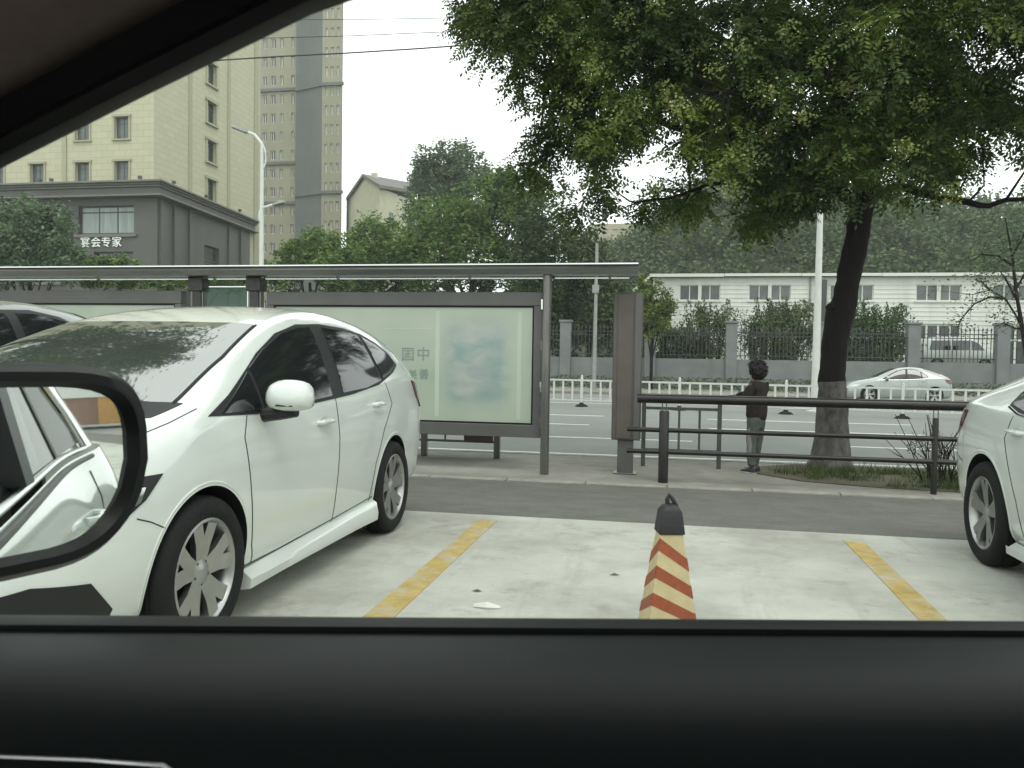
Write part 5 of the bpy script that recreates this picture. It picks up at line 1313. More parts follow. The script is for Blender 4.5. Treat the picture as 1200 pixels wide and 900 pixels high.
# the big tree
def big_tree():
    rng = np.random.default_rng(11)
    Y = 12.7
    base = at(973, 547, Y); base = Vector((base.x, Y, -.25))
    o = thing('big_tree', 'large dark leaning tree with a whitewashed foot and wide leafy crown with yellow flower clusters', 'tree', base)
    B = base
    def P(px, py, yy=Y): return at(px, py, yy) - B
    tr = [(972, 562, 34), (973, 550, 28), (974, 540, 23), (975, 525, 19.5), (975, 500, 17.5), (975, 475, 16), (975, 447, 14.5)]
    up = [(975, 447, 14.5), (976, 425, 13.4), (978, 400, 14), (981, 382, 14.5), (985, 365, 15), (990, 350, 13.5), (996, 320, 12.5), (1003, 285, 12.5), (1009, 250, 12.8), (1014, 225, 13), (1018, 200, 13)]
    def rough(shape, amt):
        return [tuple(Vector(v) + Vector((mnoise.noise(Vector(v) * 5), mnoise.noise(Vector(v) * 5 + Vector((9, 0, 0))), mnoise.noise(Vector(v) * 5 + Vector((0, 9, 0))))) * amt) for v in shape[0]], shape[1]
    def dens(L):
        out_ = []
        for i in range(len(L) - 1):
            for k in range(3): out_.append(tuple(L[i][j] + (L[i + 1][j] - L[i][j]) * k / 3 for j in range(3)))
        return out_ + [L[-1]]
    def lens(L): return [P(a, b) for a, b, r in L], [r / FOC * Y for a, b, r in L]
    roots = [tube([P(975, 530), P(958, 545, 12.6), P(935, 557, 12.5)], [.16, .11, .03], 8), tube([P(978, 535), P(992, 547, 12.5), P(1002, 559, 12.35)], [.15, .10, .04], 8), tube([P(972, 535), P(970, 552, 12.3), P(962, 564, 12.1)], [.15, .1, .03], 8)]
    a, r = lens(dens(tr)); obj('whitewashed_trunk', rough(merge(tube(a, r, 20, False), *roots), .03), M['limewash'], o, smooth=True, sharp=80)
    a, r = lens(dens(up)); tk = obj('trunk', rough(tube(a, r, 20, False), .028), M['bark'], o, smooth=True, sharp=80)
    obj('knot', xf(lathe([(.0001, .07), (.05, .05), (.085, 0), (.05, -.07), (.0001, -.09)], 10), Matrix.Translation(P(974, 360, 12.6))), M['bark'], tk, smooth=True)
    # limbs: (pixel path, depths, radius)
    limb_defs = [([(1018, 205), (1030, 150), (1050, 90), (1075, 20), (1100, -80), (1110, -200)], (12.7, 12.8, 13, 13.2, 13.4, 13.6), .14),
                 ([(1016, 215), (1000, 160), (965, 100), (930, 30), (900, -60), (870, -180)], (12.7, 12.5, 12.2, 11.9, 11.6, 11.4), .12),
                 ([(1010, 245), (960, 205), (890, 180), (800, 150), (720, 130), (640, 90)], (12.7, 12.4, 12.1, 11.9, 11.8, 11.8), .095),
                 ([(1012, 235), (1060, 215), (1110, 232), (1160, 238), (1230, 236), (1300, 225)], (12.7, 12.9, 13.0, 13.0, 13.1, 13.2), .075),
                 ([(965, 100), (880, 60), (780, 20), (680, -20), (590, -40)], (12.2, 11.8, 11.4, 11.2, 11.2), .07),
                 ([(1030, 150), (1100, 110), (1170, 90), (1250, 60)], (12.8, 13.1, 13.4, 13.6), .07),
                 ([(890, 180), (850, 215), (780, 235), (720, 245)], (12.1, 11.8, 11.7, 11.7), .04),
                 ([(1000, 160), (960, 150), (900, 120), (850, 110)], (12.5, 11.6, 10.9, 10.6), .06),
                 ([(1000, 175), (970, 215), (925, 240), (895, 255)], (12.5, 12.0, 11.6, 11.5), .04),
                 ([(640, 90), (600, 60), (560, 40)], (11.8, 11.8, 11.8), .03)]
    segs = []; nodes = []
    for path, ys, r0 in limb_defs:
        Pp = [P(a, b, y_) for (a, b), y_ in zip(path, ys)]; k = len(Pp)
        D = []
        for i in range(k - 1):
            for j in range(3): D.append(Pp[i].lerp(Pp[i + 1], j / 3))
        D.append(Pp[-1])
        D = [d + Vector((mnoise.noise(d * 1.5), mnoise.noise(d * 1.5 + Vector((5, 0, 0))), mnoise.noise(d * 1.5 + Vector((0, 5, 0))))) * .12 * (i > 1) for i, d in enumerate(D)]
        rr = [r0 * (1 - .8 * i / (len(D) - 1)) for i in range(len(D))]
        obj('limb', tube(D, rr, 10), M['bark'], o, smooth=True); nodes += list(zip(D, rr))
    # crown clusters: placed in depth around the limbs
    left = [(-420, 640), (-250, 600), (-120, 560), (-40, 530), (0, 528), (30, 535), (62, 545), (85, 575), (110, 592), (150, 597), (185, 598), (215, 608), (240, 632), (262, 650), (285, 690), (300, 770)]
    def left_x(y):
        for i in range(len(left) - 1):
            if left[i][0] <= y <= left[i + 1][0]: return left[i][1] + (left[i + 1][1] - left[i][1]) * (y - left[i][0]) / (left[i + 1][0] - left[i][0])
        return 600
    bot = [(520, 60), (560, 90), (600, 215), (640, 252), (680, 262), (720, 250), (750, 262), (790, 268), (815, 250), (835, 236), (850, 240), (870, 262), (900, 280), (925, 272), (945, 250), (985, 236), (1010, 228), (1050, 228), (1080, 240), (1120, 222), (1160, 200), (1200, 205), (1300, 190)]
    def bot_y(x):
        for i in range(len(bot) - 1):
            if bot[i][0] <= x <= bot[i + 1][0]: return bot[i][1] + (bot[i + 1][1] - bot[i][1]) * (x - bot[i][0]) / (bot[i + 1][0] - bot[i][0])
        return 200
    gaps = [(745, 205, 16, 26), (765, 170, 12, 16), (722, 190, 9, 12), (830, 205, 14, 12), (852, 240, 20, 12), (690, 226, 7, 8), (1190, 70, 14, 24), (1192, 165, 12, 12), (640, 65, 10, 10), (1085, 228, 12, 8), (600, 120, 8, 8), (1140, 60, 12, 10), (792, 200, 9, 9), (660, 200, 9, 11), (1165, 215, 36, 14)]
    pts = []; fl = []; tw = []
    tries = 0
    while len(pts) < 900 and tries < 30000:
        tries += 1
        x = rng.uniform(520, 1330); y = rng.uniform(-420, 285)
        if y < 0 and rng.random() < .55: continue
        if x < left_x(y) + 14 or y > bot_y(x) - 14: continue
        if any(((x - g[0]) / (g[2] + 12)) ** 2 + ((y - g[1]) / (g[3] + 12)) ** 2 < 1 for g in gaps): continue
        yy = rng.uniform(10.3, 14.6) if x > 700 else rng.uniform(10.9, 12.9)
        if x > 1100 and y > 140 and rng.random() < .2: continue
        pts.append((x, y, yy))
    LV = []
    lf = np.array([[-.5, 0, 0], [-.05, .5, 0], [.5, 0, 0], [-.05, -.5, 0]])
    SP = []
    for (x, y, yy) in pts:
        c = np.array(P(x, y, yy)); r_ = rng.uniform(.25, .46)
        ns = int(rng.integers(28, 44))
        d = rng.normal(size=(ns, 3)); d /= np.linalg.norm(d, axis=1, keepdims=True)
        SP.append(np.concatenate([c + d * r_ * rng.uniform(.15, 1, (ns, 1)), d], 1))
        # twig back to nearest limb
        cv = Vector(c); best = min(nodes, key=lambda q_: (q_[0] - cv).length)
        if (best[0] - cv).length > 1.5: best = (cv.lerp(best[0], .5 / (best[0] - cv).length), .008)
        mid_ = best[0].lerp(cv, .55) + Vector(rng.normal(size=3) * .08)
        tw.append(tube([best[0], mid_, cv], [min(.022, best[1]), .012, .005], 5))
    SP = np.concatenate(SP); N = len(SP)
    # pinnate sprays: nine leaflets in pairs along a drooping stalk
    c = SP[:, :3]; d = SP[:, 3:] * np.array([1, 1, .45]) + np.array([0, 0, -.35]); d += rng.normal(size=d.shape) * .25; d /= np.linalg.norm(d, axis=1, keepdims=True)
    s_ = np.cross(d, rng.normal(size=d.shape) * .5 + np.array([0, 0, 1.])); s_ /= np.linalg.norm(s_, axis=1, keepdims=True) + 1e-9
    u_ = np.cross(s_, d)
    out_ = []
    for k in range(11):
        t_ = (k // 2) / 5; sg = (1 if k % 2 else -1) if k < 10 else 0
        ll = (.076 if k < 10 else .08) * rng.uniform(.8, 1.25, N)[:, None]; ww = .036 * rng.uniform(.8, 1.25, N)[:, None]
        ax = d * (.45 if sg else 1) + s_ * sg * .9 - u_ * rng.uniform(0, .6, N)[:, None]; ax /= np.linalg.norm(ax, axis=1, keepdims=True)
        sd_ = np.cross(ax, u_ + rng.normal(size=d.shape) * .3); sd_ /= np.linalg.norm(sd_, axis=1, keepdims=True) + 1e-9
        ctr = c + d * (t_ * .22 - .05) + ax * ll * .5 - np.array([0, 0, .04]) * t_
        out_.append(np.stack([ctr - ax * ll / 2, ctr + sd_ * ww / 2, ctr + ax * ll / 2, ctr - sd_ * ww / 2], 1))
    V_ = np.concatenate(out_, 0).reshape(-1, 3)
    quads('crown', V_, M['leaf_main'], o)
    obj('twigs', merge(*tw), M['bark'], o)
    # flower clusters: pale yellow-green panicles on the sunny outside
    F_ = []
    for (x, y) in [(735, 22), (770, 10), (692, 78), (705, 55), (865, 55), (935, 35), (925, 60), (960, 70), (790, 130), (780, 110), (742, 115), (722, 140), (1082, 120), (1020, 118), (985, 105), (1000, 112), (870, 175), (880, 190), (850, 215), (855, 218), (800, 128), (910, 140), (940, 135), (1065, 170), (1062, 178), (762, 215), (1110, 220), (1118, 222), (975, 180), (905, 100), (842, 90), (990, 40), (1050, 60), (640, 30), (672, 118), (820, 60), (895, 158)]:
        cc = np.array(P(x + rng.normal() * 4, y + rng.normal() * 4, rng.uniform(10.0, 10.7)))
        F_.append(cc + rng.normal(size=(64, 3)) * np.array([.08, .07, .055]))
    leaves('flower_clusters', np.concatenate(F_), .045, .032, M['flower'], o, rng, kind='stuff')
big_tree()

# grass patch at the tree, leafless shrub by the rail
rng = np.random.default_rng(21)
patch = [(.95, 1.0), (5.9, 1.0)]
struct('earth_bed', prism([(1.2, 11.6), (1.7, 11.05), (2.6, 10.75), (4, 10.6), (9, 10.6), (9, 12.6), (3.4, 12.85), (1.9, 12.8), (1.25, 12.3)], -.27, -.238, 'z'), M['earth'])
gp = []
for k in range(330):
    x = rng.uniform(1.5, 7.5); y = rng.uniform(10.7, 12.3); dens_ = .5 + .5 * math.sin(x * 2.3 + 1.0) * math.cos(y * 3)
    if x < 2.5 and y < 11.2: continue
    if rng.random() > dens_ + .25: continue
    n_ = 26; h = rng.uniform(.05, .14)
    b0 = np.array([x, y, -.24]) + np.concatenate([rng.normal(size=(n_, 2)) * .07, np.zeros((n_, 1))], 1)
    tip = b0 + np.concatenate([rng.normal(size=(n_, 2)) * .05, rng.uniform(.5, 1.4, (n_, 1)) * h], 1)
    sd_ = rng.normal(size=(n_, 3)) * np.array([1, 1, 0]); sd_ /= np.linalg.norm(sd_, axis=1, keepdims=True); sd_ *= .005
    gp.append(np.stack([b0 - sd_, b0 + sd_, tip + sd_ * .2, tip - sd_ * .2], 1).reshape(-1, 3))
tag(quads('grass', np.concatenate(gp), M['grass'], None, 'stuff'), 'rough grass and weeds around the foot of the big tree', None)
tw = thing('bare_shrub', 'leafless upright shrub twigs behind the guard rail near the white saloon', 'shrub', (at(1104, 560, 11.4).x, 11.4, -.25))
parts = []; lp = []
for k in range(26):
    bx_ = rng.normal() * .12; a_ = rng.normal() * .35; h = rng.uniform(.45, .95)
    p0_ = Vector((bx_, rng.normal() * .1, 0)); p1_ = p0_ + Vector((a_ * .4, rng.normal() * .08, h * .55)); p2_ = p0_ + Vector((a_ * .75, rng.normal() * .1, h))
    parts.append(tube([p0_, p1_, p2_], [.009, .006, .003], 5))
    for j in range(3): parts.append(tube([p1_, p1_ + Vector((rng.normal() * .1, rng.normal() * .06, rng.uniform(.05, .25)))], [.004, .002], 4))
    if k % 3 == 0: lp.append(np.array(p1_) + rng.normal(size=(14, 3)) * .05)
obj('twig', merge(*parts), M['bark'], tw)
leaves('leaf_tuft', np.concatenate(lp), .045, .02, M['leaf_dark'], tw, rng)

# ------------------------------------------------------------------ person
def skin_mesh(name, pts, edges, radii, m, parent, sub=2, root=0):
    me = bpy.data.meshes.new(name); me.from_pydata([tuple(p) for p in pts], edges, [])
    o = bpy.data.objects.new(name, me); COL.objects.link(o)
    s = o.modifiers.new('skin', 'SKIN'); s.use_smooth_shade = True
    for i, sv in enumerate(me.skin_vertices[0].data):
        r_ = radii[i]; sv.radius = r_ if isinstance(r_, tuple) else (r_, r_); sv.use_root = (i == root)
    u_ = o.modifiers.new('sub', 'SUBSURF'); u_.levels = sub; u_.render_levels = sub
    ev = evaluated(o); bpy.data.objects.remove(o)
    ev.materials.clear(); ev.materials.append(m)
    for p_ in ev.polygons: p_.use_smooth = True; p_.material_index = 0
    return obj(name, ev, m, parent)
def person():
    Yp = 11.75
    x = at(885, 553, Yp).x
    o = thing('person', 'person with bushy black hair in dark jacket and grey trousers, arm out on the railing', 'person', (x, Yp, -.25), R(-38))
    # faces -x (left of the picture), seen from behind-right; 1.5 m tall
    B = [(0, 0, .80), (-.01, 0, .93), (-.01, 0, 1.06), (.0, 0, 1.18), (-.01, 0, 1.26), (-.025, 0, 1.32),          # 0-5 pelvis .. neck
         (.0, -.075, .76), (-.02, -.085, .44), (.0, -.09, .07), (-.07, -.095, .03), (-.13, -.10, .025),          # 6-10 right leg, foot
         (.0, .075, .76), (-.03, .08, .43), (-.07, .085, .07), (-.14, .09, .03), (-.20, .09, .025),             # 11-15 left leg
         (-.01, -.13, 1.20), (-.07, -.17, 1.00), (-.25, -.12, .985), (-.27, -.12, .985),                          # 16-19 right arm reaching to rail
         (.0, .13, 1.20), (-.22, .13, 1.06), (-.45, .10, 1.035), (-.49, .10, 1.03)]                              # 20-23 left arm
    E = [(0, 1), (1, 2), (2, 3), (3, 4), (4, 5), (0, 6), (6, 7), (7, 8), (8, 9), (9, 10), (0, 11), (11, 12), (12, 13), (13, 14), (14, 15), (3, 16), (16, 17), (17, 18), (18, 19), (3, 20), (20, 21), (21, 22), (22, 23)]
    Rr = [.075, .08, .095, .095, .055, .042, .05, .045, .035, .03, .02, .05, .045, .035, .03, .02, .05, .036, .024, .022, .05, .036, .024, .022]
    H0 = len(B)
    B += [(-.035, 0, 1.37), (-.04, 0, 1.43), (-.03, 0, 1.49)]; Rr += [.065, .078, .05]; E += [(5, H0), (H0, H0 + 1), (H0 + 1, H0 + 2)]
    # fingers curled over the rail, rooted in each palm
    for hand, sy in ((19, -.12), (23, .10)):
        hx = B[hand][0]; hz = B[hand][2]
        for f, (dy, ln) in enumerate(((-.028, .052), (-.01, .06), (.01, .056), (.027, .044))):
            i = len(B); B += [(hx - .03, sy + dy, hz + .008), (hx - .03 - ln * .6, sy + dy * 1.1, hz), (hx - .03 - ln * .8, sy + dy * 1.1, hz - .03)]; Rr += [.010, .009, .007]
            E += [(hand, i), (i, i + 1), (i + 1, i + 2)]
        i = len(B); B += [(hx - .005, sy + .04, hz - .005), (hx - .03, sy + .055, hz - .022)]; Rr += [.010, .008]; E += [(hand, i), (i, i + 1)]
    body = skin_mesh('body', B, E, Rr, M['skin'], o, 2)
    # face: nose, ear as small child shapes would be hidden by the hair; nose and ear built all the same
    obj('nose', lathe([(.0001, .02), (.009, .008), (.013, -.008), (.006, -.014)], 8), M['skin'], body, loc=(-.122, 0, 1.415), smooth=True)
    for sy in (-1, 1):
        obj('ear', xf(lathe([(.0001, .012), (.016, .006), (.02, 0), (.014, -.008), (.0001, -.01)], 10, 'y'), Matrix.Diagonal((.7, 1, 1.4, 1))), M['skin'], body, loc=(-.035, sy * .082, 1.42), smooth=True)
        obj('eye', lathe([(.0001, .005), (.007, .003), (.009, -.004)], 8), M['hair'], body, loc=(-.105, sy * .028, 1.44))
    obj('mouth', box(-.112, -.104, -.022, .022, 1.378, 1.384), M['shoe'], body)
    jb = [(0, 0, .64), (-.005, 0, .94), (-.005, 0, 1.06), (.005, 0, 1.17), (-.01, 0, 1.255), (-.005, -.125, 1.19), (-.07, -.175, 1.01), (-.22, -.125, .99), (.005, .125, 1.19), (-.21, .135, 1.07), (-.42, .105, 1.037)]
    je = [(0, 1), (1, 2), (2, 3), (3, 4), (3, 5), (5, 6), (6, 7), (3, 8), (8, 9), (9, 10)]
    jr = [(.165, .155), (.16, .15), (.155, .145), (.145, .135), .075, .085, .066, .046, .085, .066, .046]
    jk = skin_mesh('jacket', jb, je, jr, M['jacket'], o, 2)
    for v in jk.data.vertices:
        nn = mnoise.noise(v.co * 14) * .010 + mnoise.noise(v.co * 5) * .012; v.co += v.normal * nn
    tb = [(0, 0, .84), (0, 0, .76), (.0, -.075, .66), (-.02, -.085, .42), (.0, -.09, .13), (.0, .075, .66), (-.03, .08, .42), (-.065, .085, .13), (.0, -.09, .09), (-.068, .085, .09)]
    te = [(0, 1), (1, 2), (2, 3), (3, 4), (1, 5), (5, 6), (6, 7), (4, 8), (7, 9)]
    tr_ = [.125, .13, .092, .072, .062, .092, .072, .062, .064, .064]
    tk = skin_mesh('trousers', tb, te, tr_, M['trousers'], o, 2)
    for v in tk.data.vertices: v.co += v.normal * (mnoise.noise(v.co * 12) * .009)
    # pale washed patch down the near thigh and shin
    bt = BVHTree.FromPolygons([v.co.copy() for v in tk.data.vertices], [tuple(p_.vertices) for p_ in tk.data.polygons])
    class S2: 
        t = bt
        def hit(s, p, d, far=4):
            d = Vector(d).normalized(); h_ = s.t.ray_cast(Vector(p) - d * far, d); return (h_[0], h_[1]) if h_[0] is not None else (None, None)
    panel(S2(), 'washed_patch', [(-.075, 0, .60), (.0, 0, .62), (.025, 0, .40), (.01, 0, .22), (-.06, 0, .2), (-.075, 0, .4)], (0, 1, 0), M['faded_knee'], tk, off=.002, thick=.006, step=.03)
    for sx, sy in ((0.0, -.092), (-.07, .088)):
        V_, F_ = [], []
        prof = [(.075, .03, .09), (.05, .045, .115), (.0, .046, .115), (-.06, .045, .075), (-.12, .046, .055), (-.165, .03, .04)]
        for ux, hw_, tp in prof:
            V_ += [(sx + ux, sy - hw_, .012), (sx + ux, sy - hw_ * .8, tp * .7), (sx + ux, sy, tp), (sx + ux, sy + hw_ * .8, tp * .7), (sx + ux, sy + hw_, .012)]
        for i in range(len(prof) - 1):
            for k in range(5): F_.append((i * 5 + k, i * 5 + (k + 1) % 5, i * 5 + 5 + (k + 1) % 5, i * 5 + 5 + k))
        F_ += [(0, 1, 2, 3, 4), tuple(range(len(V_) - 5, len(V_)))]
        s_ = obj('shoe', (V_, F_), M['shoe'], o, smooth=True, bevel=.006)
        obj('sole', prism([(sx + .08, sy - .03), (sx + .08, sy + .03), (sx - .06, sy + .048), (sx - .16, sy + .03), (sx - .17, sy), (sx - .16, sy - .03), (sx - .06, sy - .048)], 0, .014, 'z'), M['shoe_sole'] if sx == 0 else M['shoe'], s_)
    # hair: a bushy cap with uneven locks, open at the face
    bm = bmesh.new(); bmesh.ops.create_icosphere(bm, subdivisions=4, radius=1)
    for v in bm.verts:
        d = v.co.normalized(); k = 1 + .13 * mnoise.noise(d * 3) + .07 * mnoise.noise(d * 9)
        if d.x < -.55 and d.z < .30: k *= .64
        v.co = Vector((d.x * .132 * k - .004, d.y * .128 * k, d.z * .135 * k + 1.43))
        if d.z < -.2: v.co.z -= .015
        if d.z < -.2 and d.x < -.2: v.co.z += .03
    for f in bm.faces: f.smooth = True
    me = bpy.data.meshes.new('hair'); bm.to_mesh(me); bm.free(); me.materials.append(M['hair'])
    hr = obj('hair', me, M['hair'], o)
    rg = np.random.default_rng(2); d = rg.normal(size=(900, 3)); d /= np.linalg.norm(d, axis=1, keepdims=True); d = d[~((d[:, 0] < -.4) & (d[:, 2] < .35))]
    C = d * np.array([.132, .125, .132]) + np.array([-.006, 0, 1.43])
    leaves('locks', C, .07, .012, M['hair'], hr, rg)
person()
# ------------------------------------------------------------------ the car we sit in (local axes: x towards its tail, y out of the window)
own = thing('own_car', 'nearest car, seen from inside: black door sill, dark window frame and large door mirror', 'car', (0, 0, 0), math.atan2(.1885, .982) + .03)
own.location.z = -.011
# door pad under the window
prof = [(.640, 1.020), (.640, 1.094), (.632, 1.100), (.60, 1.103), (.56, 1.102), (.53, 1.096), (.505, 1.082), (.485, 1.06), (.470, 1.03), (.46, .99), (.45, .90), (.46, .78), (.50, .55), (.56, .40), (.66, .40)]
obj('door_card', prism(prof, -1.1, .72, 'x'), M['door_pad'], own, smooth=True, sharp=60)
obj('window_seal', prism([(.632, 1.095), (.632, 1.1075), (.622, 1.1085), (.612, 1.1065), (.612, 1.095)], -1.0, .70, 'x'), M['seal'], own, smooth=True)
obj('trim_line', tube([(-.50, .4915, 1.0705), (-.294, .490, 1.068), (-.235, .4885, 1.0665), (-.190, .4865, 1.064), (-.165, .481, 1.052), (-.15, .470, 1.03)], .0017, 8), M['chrome'], own, smooth=True)
# window frame rising from the mirror up over the window
fr = [(-1.02, .70, 1.095), (-.80, .68, 1.212), (-.55, .645, 1.352), (-.39, .62, 1.429), (-.25, .572, 1.478), (-.112, .512, 1.518), (.0, .482, 1.545), (.2, .465, 1.562), (.72, .46, 1.57)]
def sweep(path, sec):
    V, F = [], []; P_ = [Vector(p) for p in path]; n_ = len(sec)
    for p_ in P_:
        for (dy, dz, dx) in sec: V.append(p_ + Vector((dx, dy, dz)))
    for i in range(len(P_) - 1):
        for k in range(n_): F.append((i * n_ + k, i * n_ + (k + 1) % n_, (i + 1) * n_ + (k + 1) % n_, (i + 1) * n_ + k))
    return V, F
obj('frame_seal', sweep(fr, [(0, 0, 0), (-.012, .003, 0), (-.016, .012, 0), (-.010, .020, 0), (-.014, .026, 0), (-.024, .040, 0), (.02, .045, 0), (.02, .01, 0)]), M['seal'], own, smooth=True, sharp=45)
obj('pillar_trim', sweep(fr, [(-.020, .036, 0), (-.035, .042, 0), (-.075, .075, 0), (-.12, .13, 0), (-.16, .20, 0), (-.1, .22, 0), (.03, .06, 0)]), M['cabin_trim'], own, smooth=True, sharp=60)
obj('headliner', slab(-1.6, 1.9, -1.15, .44, 1.60, 1.60, -.05), M['cabin_trim'], own)
obj('roof_panel', prism([(.50, 1.62), (.47, 1.655), (.38, 1.675), (-1.1, 1.675), (-1.3, 1.60), (-1.34, 1.5), (-1.32, 1.5), (-1.1, 1.652), (.36, 1.652), (.46, 1.62)], -.3, 2.2, 'x'), M['white_paint'], own)
obj('floor', box(-1.4, 2.4, -1.35, .60, .30, .36), M['door_pad'], own)
obj('far_door', box(-1.1, 2.2, -1.36, -1.26, .36, 1.08), M['door_pad'], own)
obj('far_frame', merge(box(-1.0, 2.2, -1.30, -1.24, 1.50, 1.60), box(.6, .72, -1.32, -1.24, 1.08, 1.5), box(1.6, 1.75, -1.32, -1.24, 1.08, 1.5)), M['cabin_trim'], own)
obj('dashboard', prism([(-1.5, .7), (-1.5, 1.02), (-1.1, 1.05), (-.85, .98), (-.8, .7)], -1.25, .45, 'y'), M['door_pad'], own, bevel=.02)
obj('seat', merge(box(.35, .62, -.25, .30, .5, 1.05), box(-.25, .6, -.27, .32, .36, .5)), M['door_pad'], own, bevel=.05)
obj('rear_bulkhead', box(2.1, 2.2, -1.3, .55, .36, 1.2), M['door_pad'], own)
obj('pillar', sweep([(.66, .66, 1.09), (.68, .60, 1.35), (.70, .50, 1.56)], [(-.04, 0, 0), (.02, 0, 0), (.02, 0, .13), (-.04, 0, .13)]), M['black_plastic'], own)
obj('window_pane', [(v) for v in [([(-.98, .625, 1.09), (.68, .625, 1.09), (.68, .485, 1.56), (-.08, .52, 1.55), (-.36, .605, 1.47), (-.70, .64, 1.28)], [(0, 1, 2, 3, 4, 5)])]][0], M['pane'], own)
# white flank behind the window, seen in the mirror
def flank_y(x, z):
    y = .775 - .55 * max(0, (z - .76)) ** 1.5 - .10 * max(0, .5 - z) ** 1.2
    y += .075 * math.exp(-((x - 2.25) / .5) ** 2)
    if x > 2.2: y -= .30 * ((x - 2.2) / .6) ** 2.4
    if x < -.6: y -= .15 * ((-.6 - x) / .8) ** 2
    return y
def belt(x): return 1.06 + .02 * max(0, x) ** 1.3
V, F = [], []; nx2, nz2 = 46, 16
for i in range(nx2 + 1):
    x = -1.2 + 4.0 * i / nx2
    for j in range(nz2 + 1):
        z = .25 + (belt(x) - .01 - .25) * j / nz2; V.append((x, flank_y(x, z), z))
for i in range(nx2):
    for j in range(nz2): F.append((i * (nz2 + 1) + j, (i + 1) * (nz2 + 1) + j, (i + 1) * (nz2 + 1) + j + 1, i * (nz2 + 1) + j + 1))
obj('flank', (V, F), M['white_paint'], own, smooth=True)
def green(x, k):      # greenhouse surface, k 0 at the belt .. 1 at the roof rail
    z = belt(x) + k * (1.52 - belt(x)) * (1 if x < 1.5 else max(.05, 1 - ((x - 1.5) / 1.35) ** 2)); y = flank_y(x, belt(x)) - .02 - .15 * k
    return (x, y, z)
def gpanel(name, outline, m, off):
    V = [Vector(green(x, k)) + Vector((0, off, 0)) for x, k in outline]; n_ = len(V); V += [v - Vector((0, .012, 0)) for v in V]
    return obj(name, (V, [tuple(range(n_)), tuple(range(2 * n_ - 1, n_ - 1, -1))] + [(i, (i + 1) % n_, (i + 1) % n_ + n_, i + n_) for i in range(n_)]), m, own)
V, F = [], []
for i in range(21):
    x = .70 + 2.05 * i / 20
    for k in range(7): V.append(green(x, k / 6))
for i in range(20):
    for k in range(6): F.append((i * 7 + k, (i + 1) * 7 + k, (i + 1) * 7 + k + 1, i * 7 + k + 1))
obj('rear_pillar', (V, F), M['white_paint'], own, smooth=True)
gpanel('rear_door_window', [(.72, .04), (.72, .93), (1.15, .95), (1.35, .93), (1.42, .04), (1.1, .04)], M['rear_glass'], .010)
gpanel('window_bar', [(1.43, .03), (1.36, .94), (1.40, .94), (1.47, .03)], M['black_plastic'], .014)
gpanel('quarter_window', [(1.48, .04), (1.41, .93), (1.55, .88), (1.86, .35), (1.9, .08)], M['rear_glass'], .010)
obj('belt_seal', tube([Vector(green(x, .02)) + Vector((0, .014, 0)) for x in np.linspace(-.9, 1.93, 24)], .010, 8), M['chrome'], own, smooth=True)
obj('belt_trim', tube([Vector((x, flank_y(x, belt(x) - .02) + .006, belt(x) - .022)) for x in np.linspace(-.9, 1.93, 24)], .009, 8), M['black_plastic'], own, smooth=True)
obj('window_rim', tube([Vector(green(x, k)) + Vector((0, .014, 0)) for x, k in ((1.93, .03), (1.88, .36), (1.57, .90), (1.40, .96), (.72, .97))], .011, 8), M['chrome'], own, smooth=True)
obj('door_gap', tube([Vector((x, flank_y(x, z) + .0005, z)) for x, z in ((1.80, 1.04), (1.78, .95), (1.62, .8), (1.52, .6), (1.5, .3))], .0035, 5), M['gap'], own)
h_ = [Vector((x, flank_y(x, .92) + dy, .92)) for x, dy in ((1.33, .0), (1.36, .03), (1.45, .036), (1.53, .03), (1.56, .0))]
obj('door_handle', tube(h_, .013, 8), M['white_paint'], own, smooth=True)
# door mirror: glass turned for the driver on the far side
mn = Vector((.828, -.558, .038)).normalized()
mt = Vector((0, 0, 1)).cross(mn).normalized(); mu_ = mn.cross(mt).normalized()      # mt points outwards (+y)
if mt.y < 0: mt = -mt
O = Vector((-.462, .80, 1.192))
def mir(shape2d, depth): return [O + mt * a_ + mu_ * b_ + mn * depth for a_, b_ in shape2d]
def sup(w1, h1, n_=40, sk=0):
    L_ = []
    for k in range(n_):
        a_ = 2 * math.pi * k / n_; c_, s_ = math.cos(a_), math.sin(a_); e_ = .48
        x_ = w1 * math.copysign(abs(c_) ** e_, c_); y_ = h1 * math.copysign(abs(s_) ** (e_ * 1.15), s_)
        if x_ > 0 and y_ < 0: x_ *= 1 - .26 * (-y_ / h1) ** 1.5
        L_.append((x_, y_))
    return L_
gw, gh = .125, .079
ring_out = [(sup(gw + .002, gh + .002), -.006), (sup(gw + .008, gh + .009), .012), (sup(gw + .017, gh + .018), .012), (sup(gw + .026, gh + .026), -.004), (sup(gw + .027, gh + .028), -.05), (sup(gw + .012, gh + .012), -.10), (sup(gw * .72, gh * .7), -.135), (sup(gw * .1, gh * .1), -.15)]
V, F = [], []
for L_, dd in ring_out: V += mir(L_, dd)
for i in range(len(ring_out) - 1):
    for k in range(40): F.append((i * 40 + k, i * 40 + (k + 1) % 40, (i + 1) * 40 + (k + 1) % 40, (i + 1) * 40 + k))
ms_ = obj('door_mirror', (V, F), M['seal'], own, smooth=True, sharp=60)
g_ = mir(sup(gw + .004, gh + .004), -.004)
obj('mirror_glass', (g_, [tuple(range(40))]), M['mirror'], ms_)
a_ = O - mt * .10 - mu_ * .05 - mn * .05
obj('mirror_arm', tube([a_, a_ + Vector((-.02, -.05, -.02)), Vector((a_.x - .03, .66, 1.12))], [.035, .03, .035], 10), M['seal'], ms_, smooth=True)

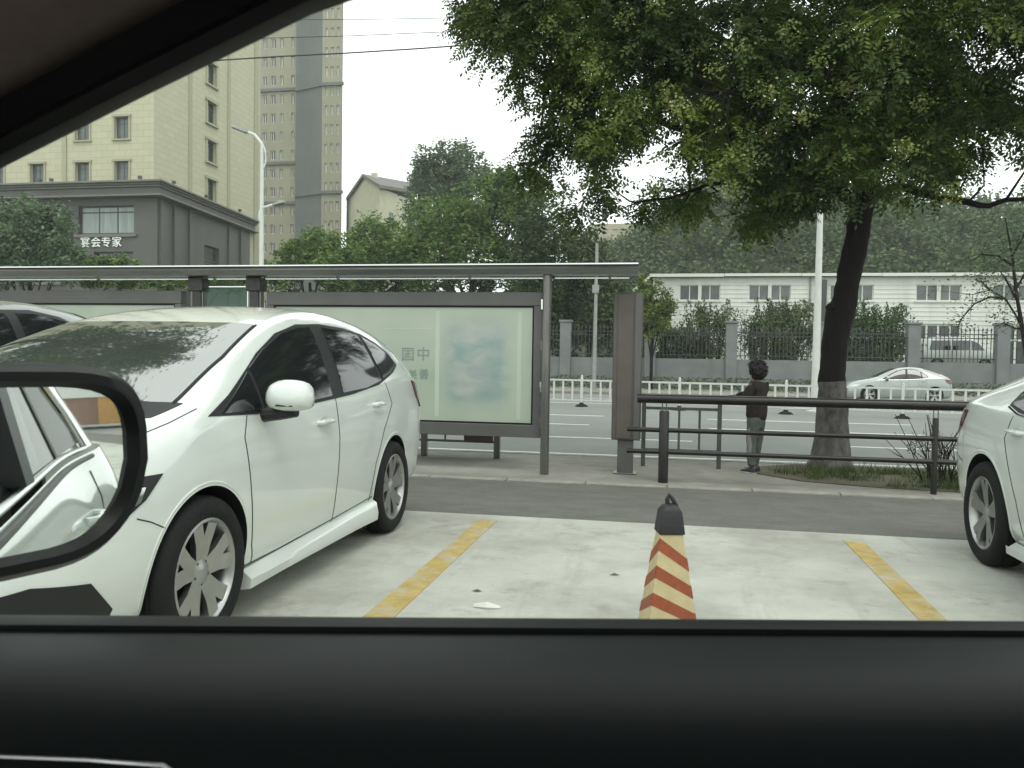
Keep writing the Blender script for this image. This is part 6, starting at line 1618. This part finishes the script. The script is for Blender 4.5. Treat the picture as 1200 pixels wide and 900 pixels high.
# brick building behind us, seen only in the mirror
bk = thing('brick_building', 'red brick building with a pale band and orange doors, seen in the door mirror', 'building', (0, 0, 0))
def loc2w(x, y, z): v = own.matrix_basis.to_3x3(); a_ = math.atan2(.1885, .982); return (x * math.cos(a_) - y * math.sin(a_), x * math.sin(a_) + y * math.cos(a_), z)
def bkbox(x0, x1, y0, y1, z0, z1): s = box(x0, x1, y0, y1, z0, z1); return [loc2w(*v) for v in s[0]], s[1]
obj('wall', bkbox(80, 92, -40, 7, 0, 16), M['brick'], bk)
obj('band', bkbox(79.85, 80.02, -34, 4.0, 2.4, 3.6), M['pale_band'], bk)
for y_ in (-9, .2): obj('door', bkbox(79.93, 80.04, y_ - 1.3, y_ + 1.3, 0.02, 2.34), M['orange_door'], bk)
for y_ in (-14, -10, -6, -2, 2):
    f_ = obj('window', bkbox(79.92, 80.05, y_ - .9, y_ + .9, 5.0, 6.8), M['frame_white'], bk); obj('pane', bkbox(79.9, 79.93, y_ - .82, y_ + .82, 5.08, 6.72), M['window_dark'], f_)
# street tree behind us, mirrored in the windscreens
def back_tree():
    rg = np.random.default_rng(8)
    o = thing('pavement_tree', 'tall pavement tree left of the view, seen only as a dark reflection in the windscreen', 'tree', (-11.6, 10.9, -.25))
    obj('trunk', tube([(0, 0, 0), (.0, 0, 3), (.3, .0, 6), (1.2, 0, 9)], [.22, .17, .14, .06], 10), M['bark'], o, smooth=True)
    C = np.concatenate([blob_points(c_, r_, n_, rg, spread=.14) for c_, r_, n_ in (((1.2, -.3, 8.6), (2.7, 2.4, 1.6), 11000), ((2.6, -.9, 9.1), (1.5, 1.4, 1.1), 4500), ((-.6, .6, 8.0), (2.2, 2.0, 1.6), 6000))])
    leaves('crown', C, .17, .08, M['leaf_dark'], o, rg)
back_tree()
# ------------------------------------------------------------------ air
HAZE = .0007
if HAZE:
    hm = bpy.data.materials.new('haze'); hm.use_nodes = True; t = hm.node_tree; t.nodes.remove(t.nodes['Principled BSDF'])
    pv = t.nodes.new('ShaderNodeVolumePrincipled'); pv.inputs['Density'].default_value = HAZE; pv.inputs['Color'].default_value = (.92, .97, .94, 1)
    t.links.new(pv.outputs[0], t.nodes['Material Output'].inputs['Volume'])
    obj('haze', box(-280, 280, -80, 720, -2, 95), hm, kind='stuff')
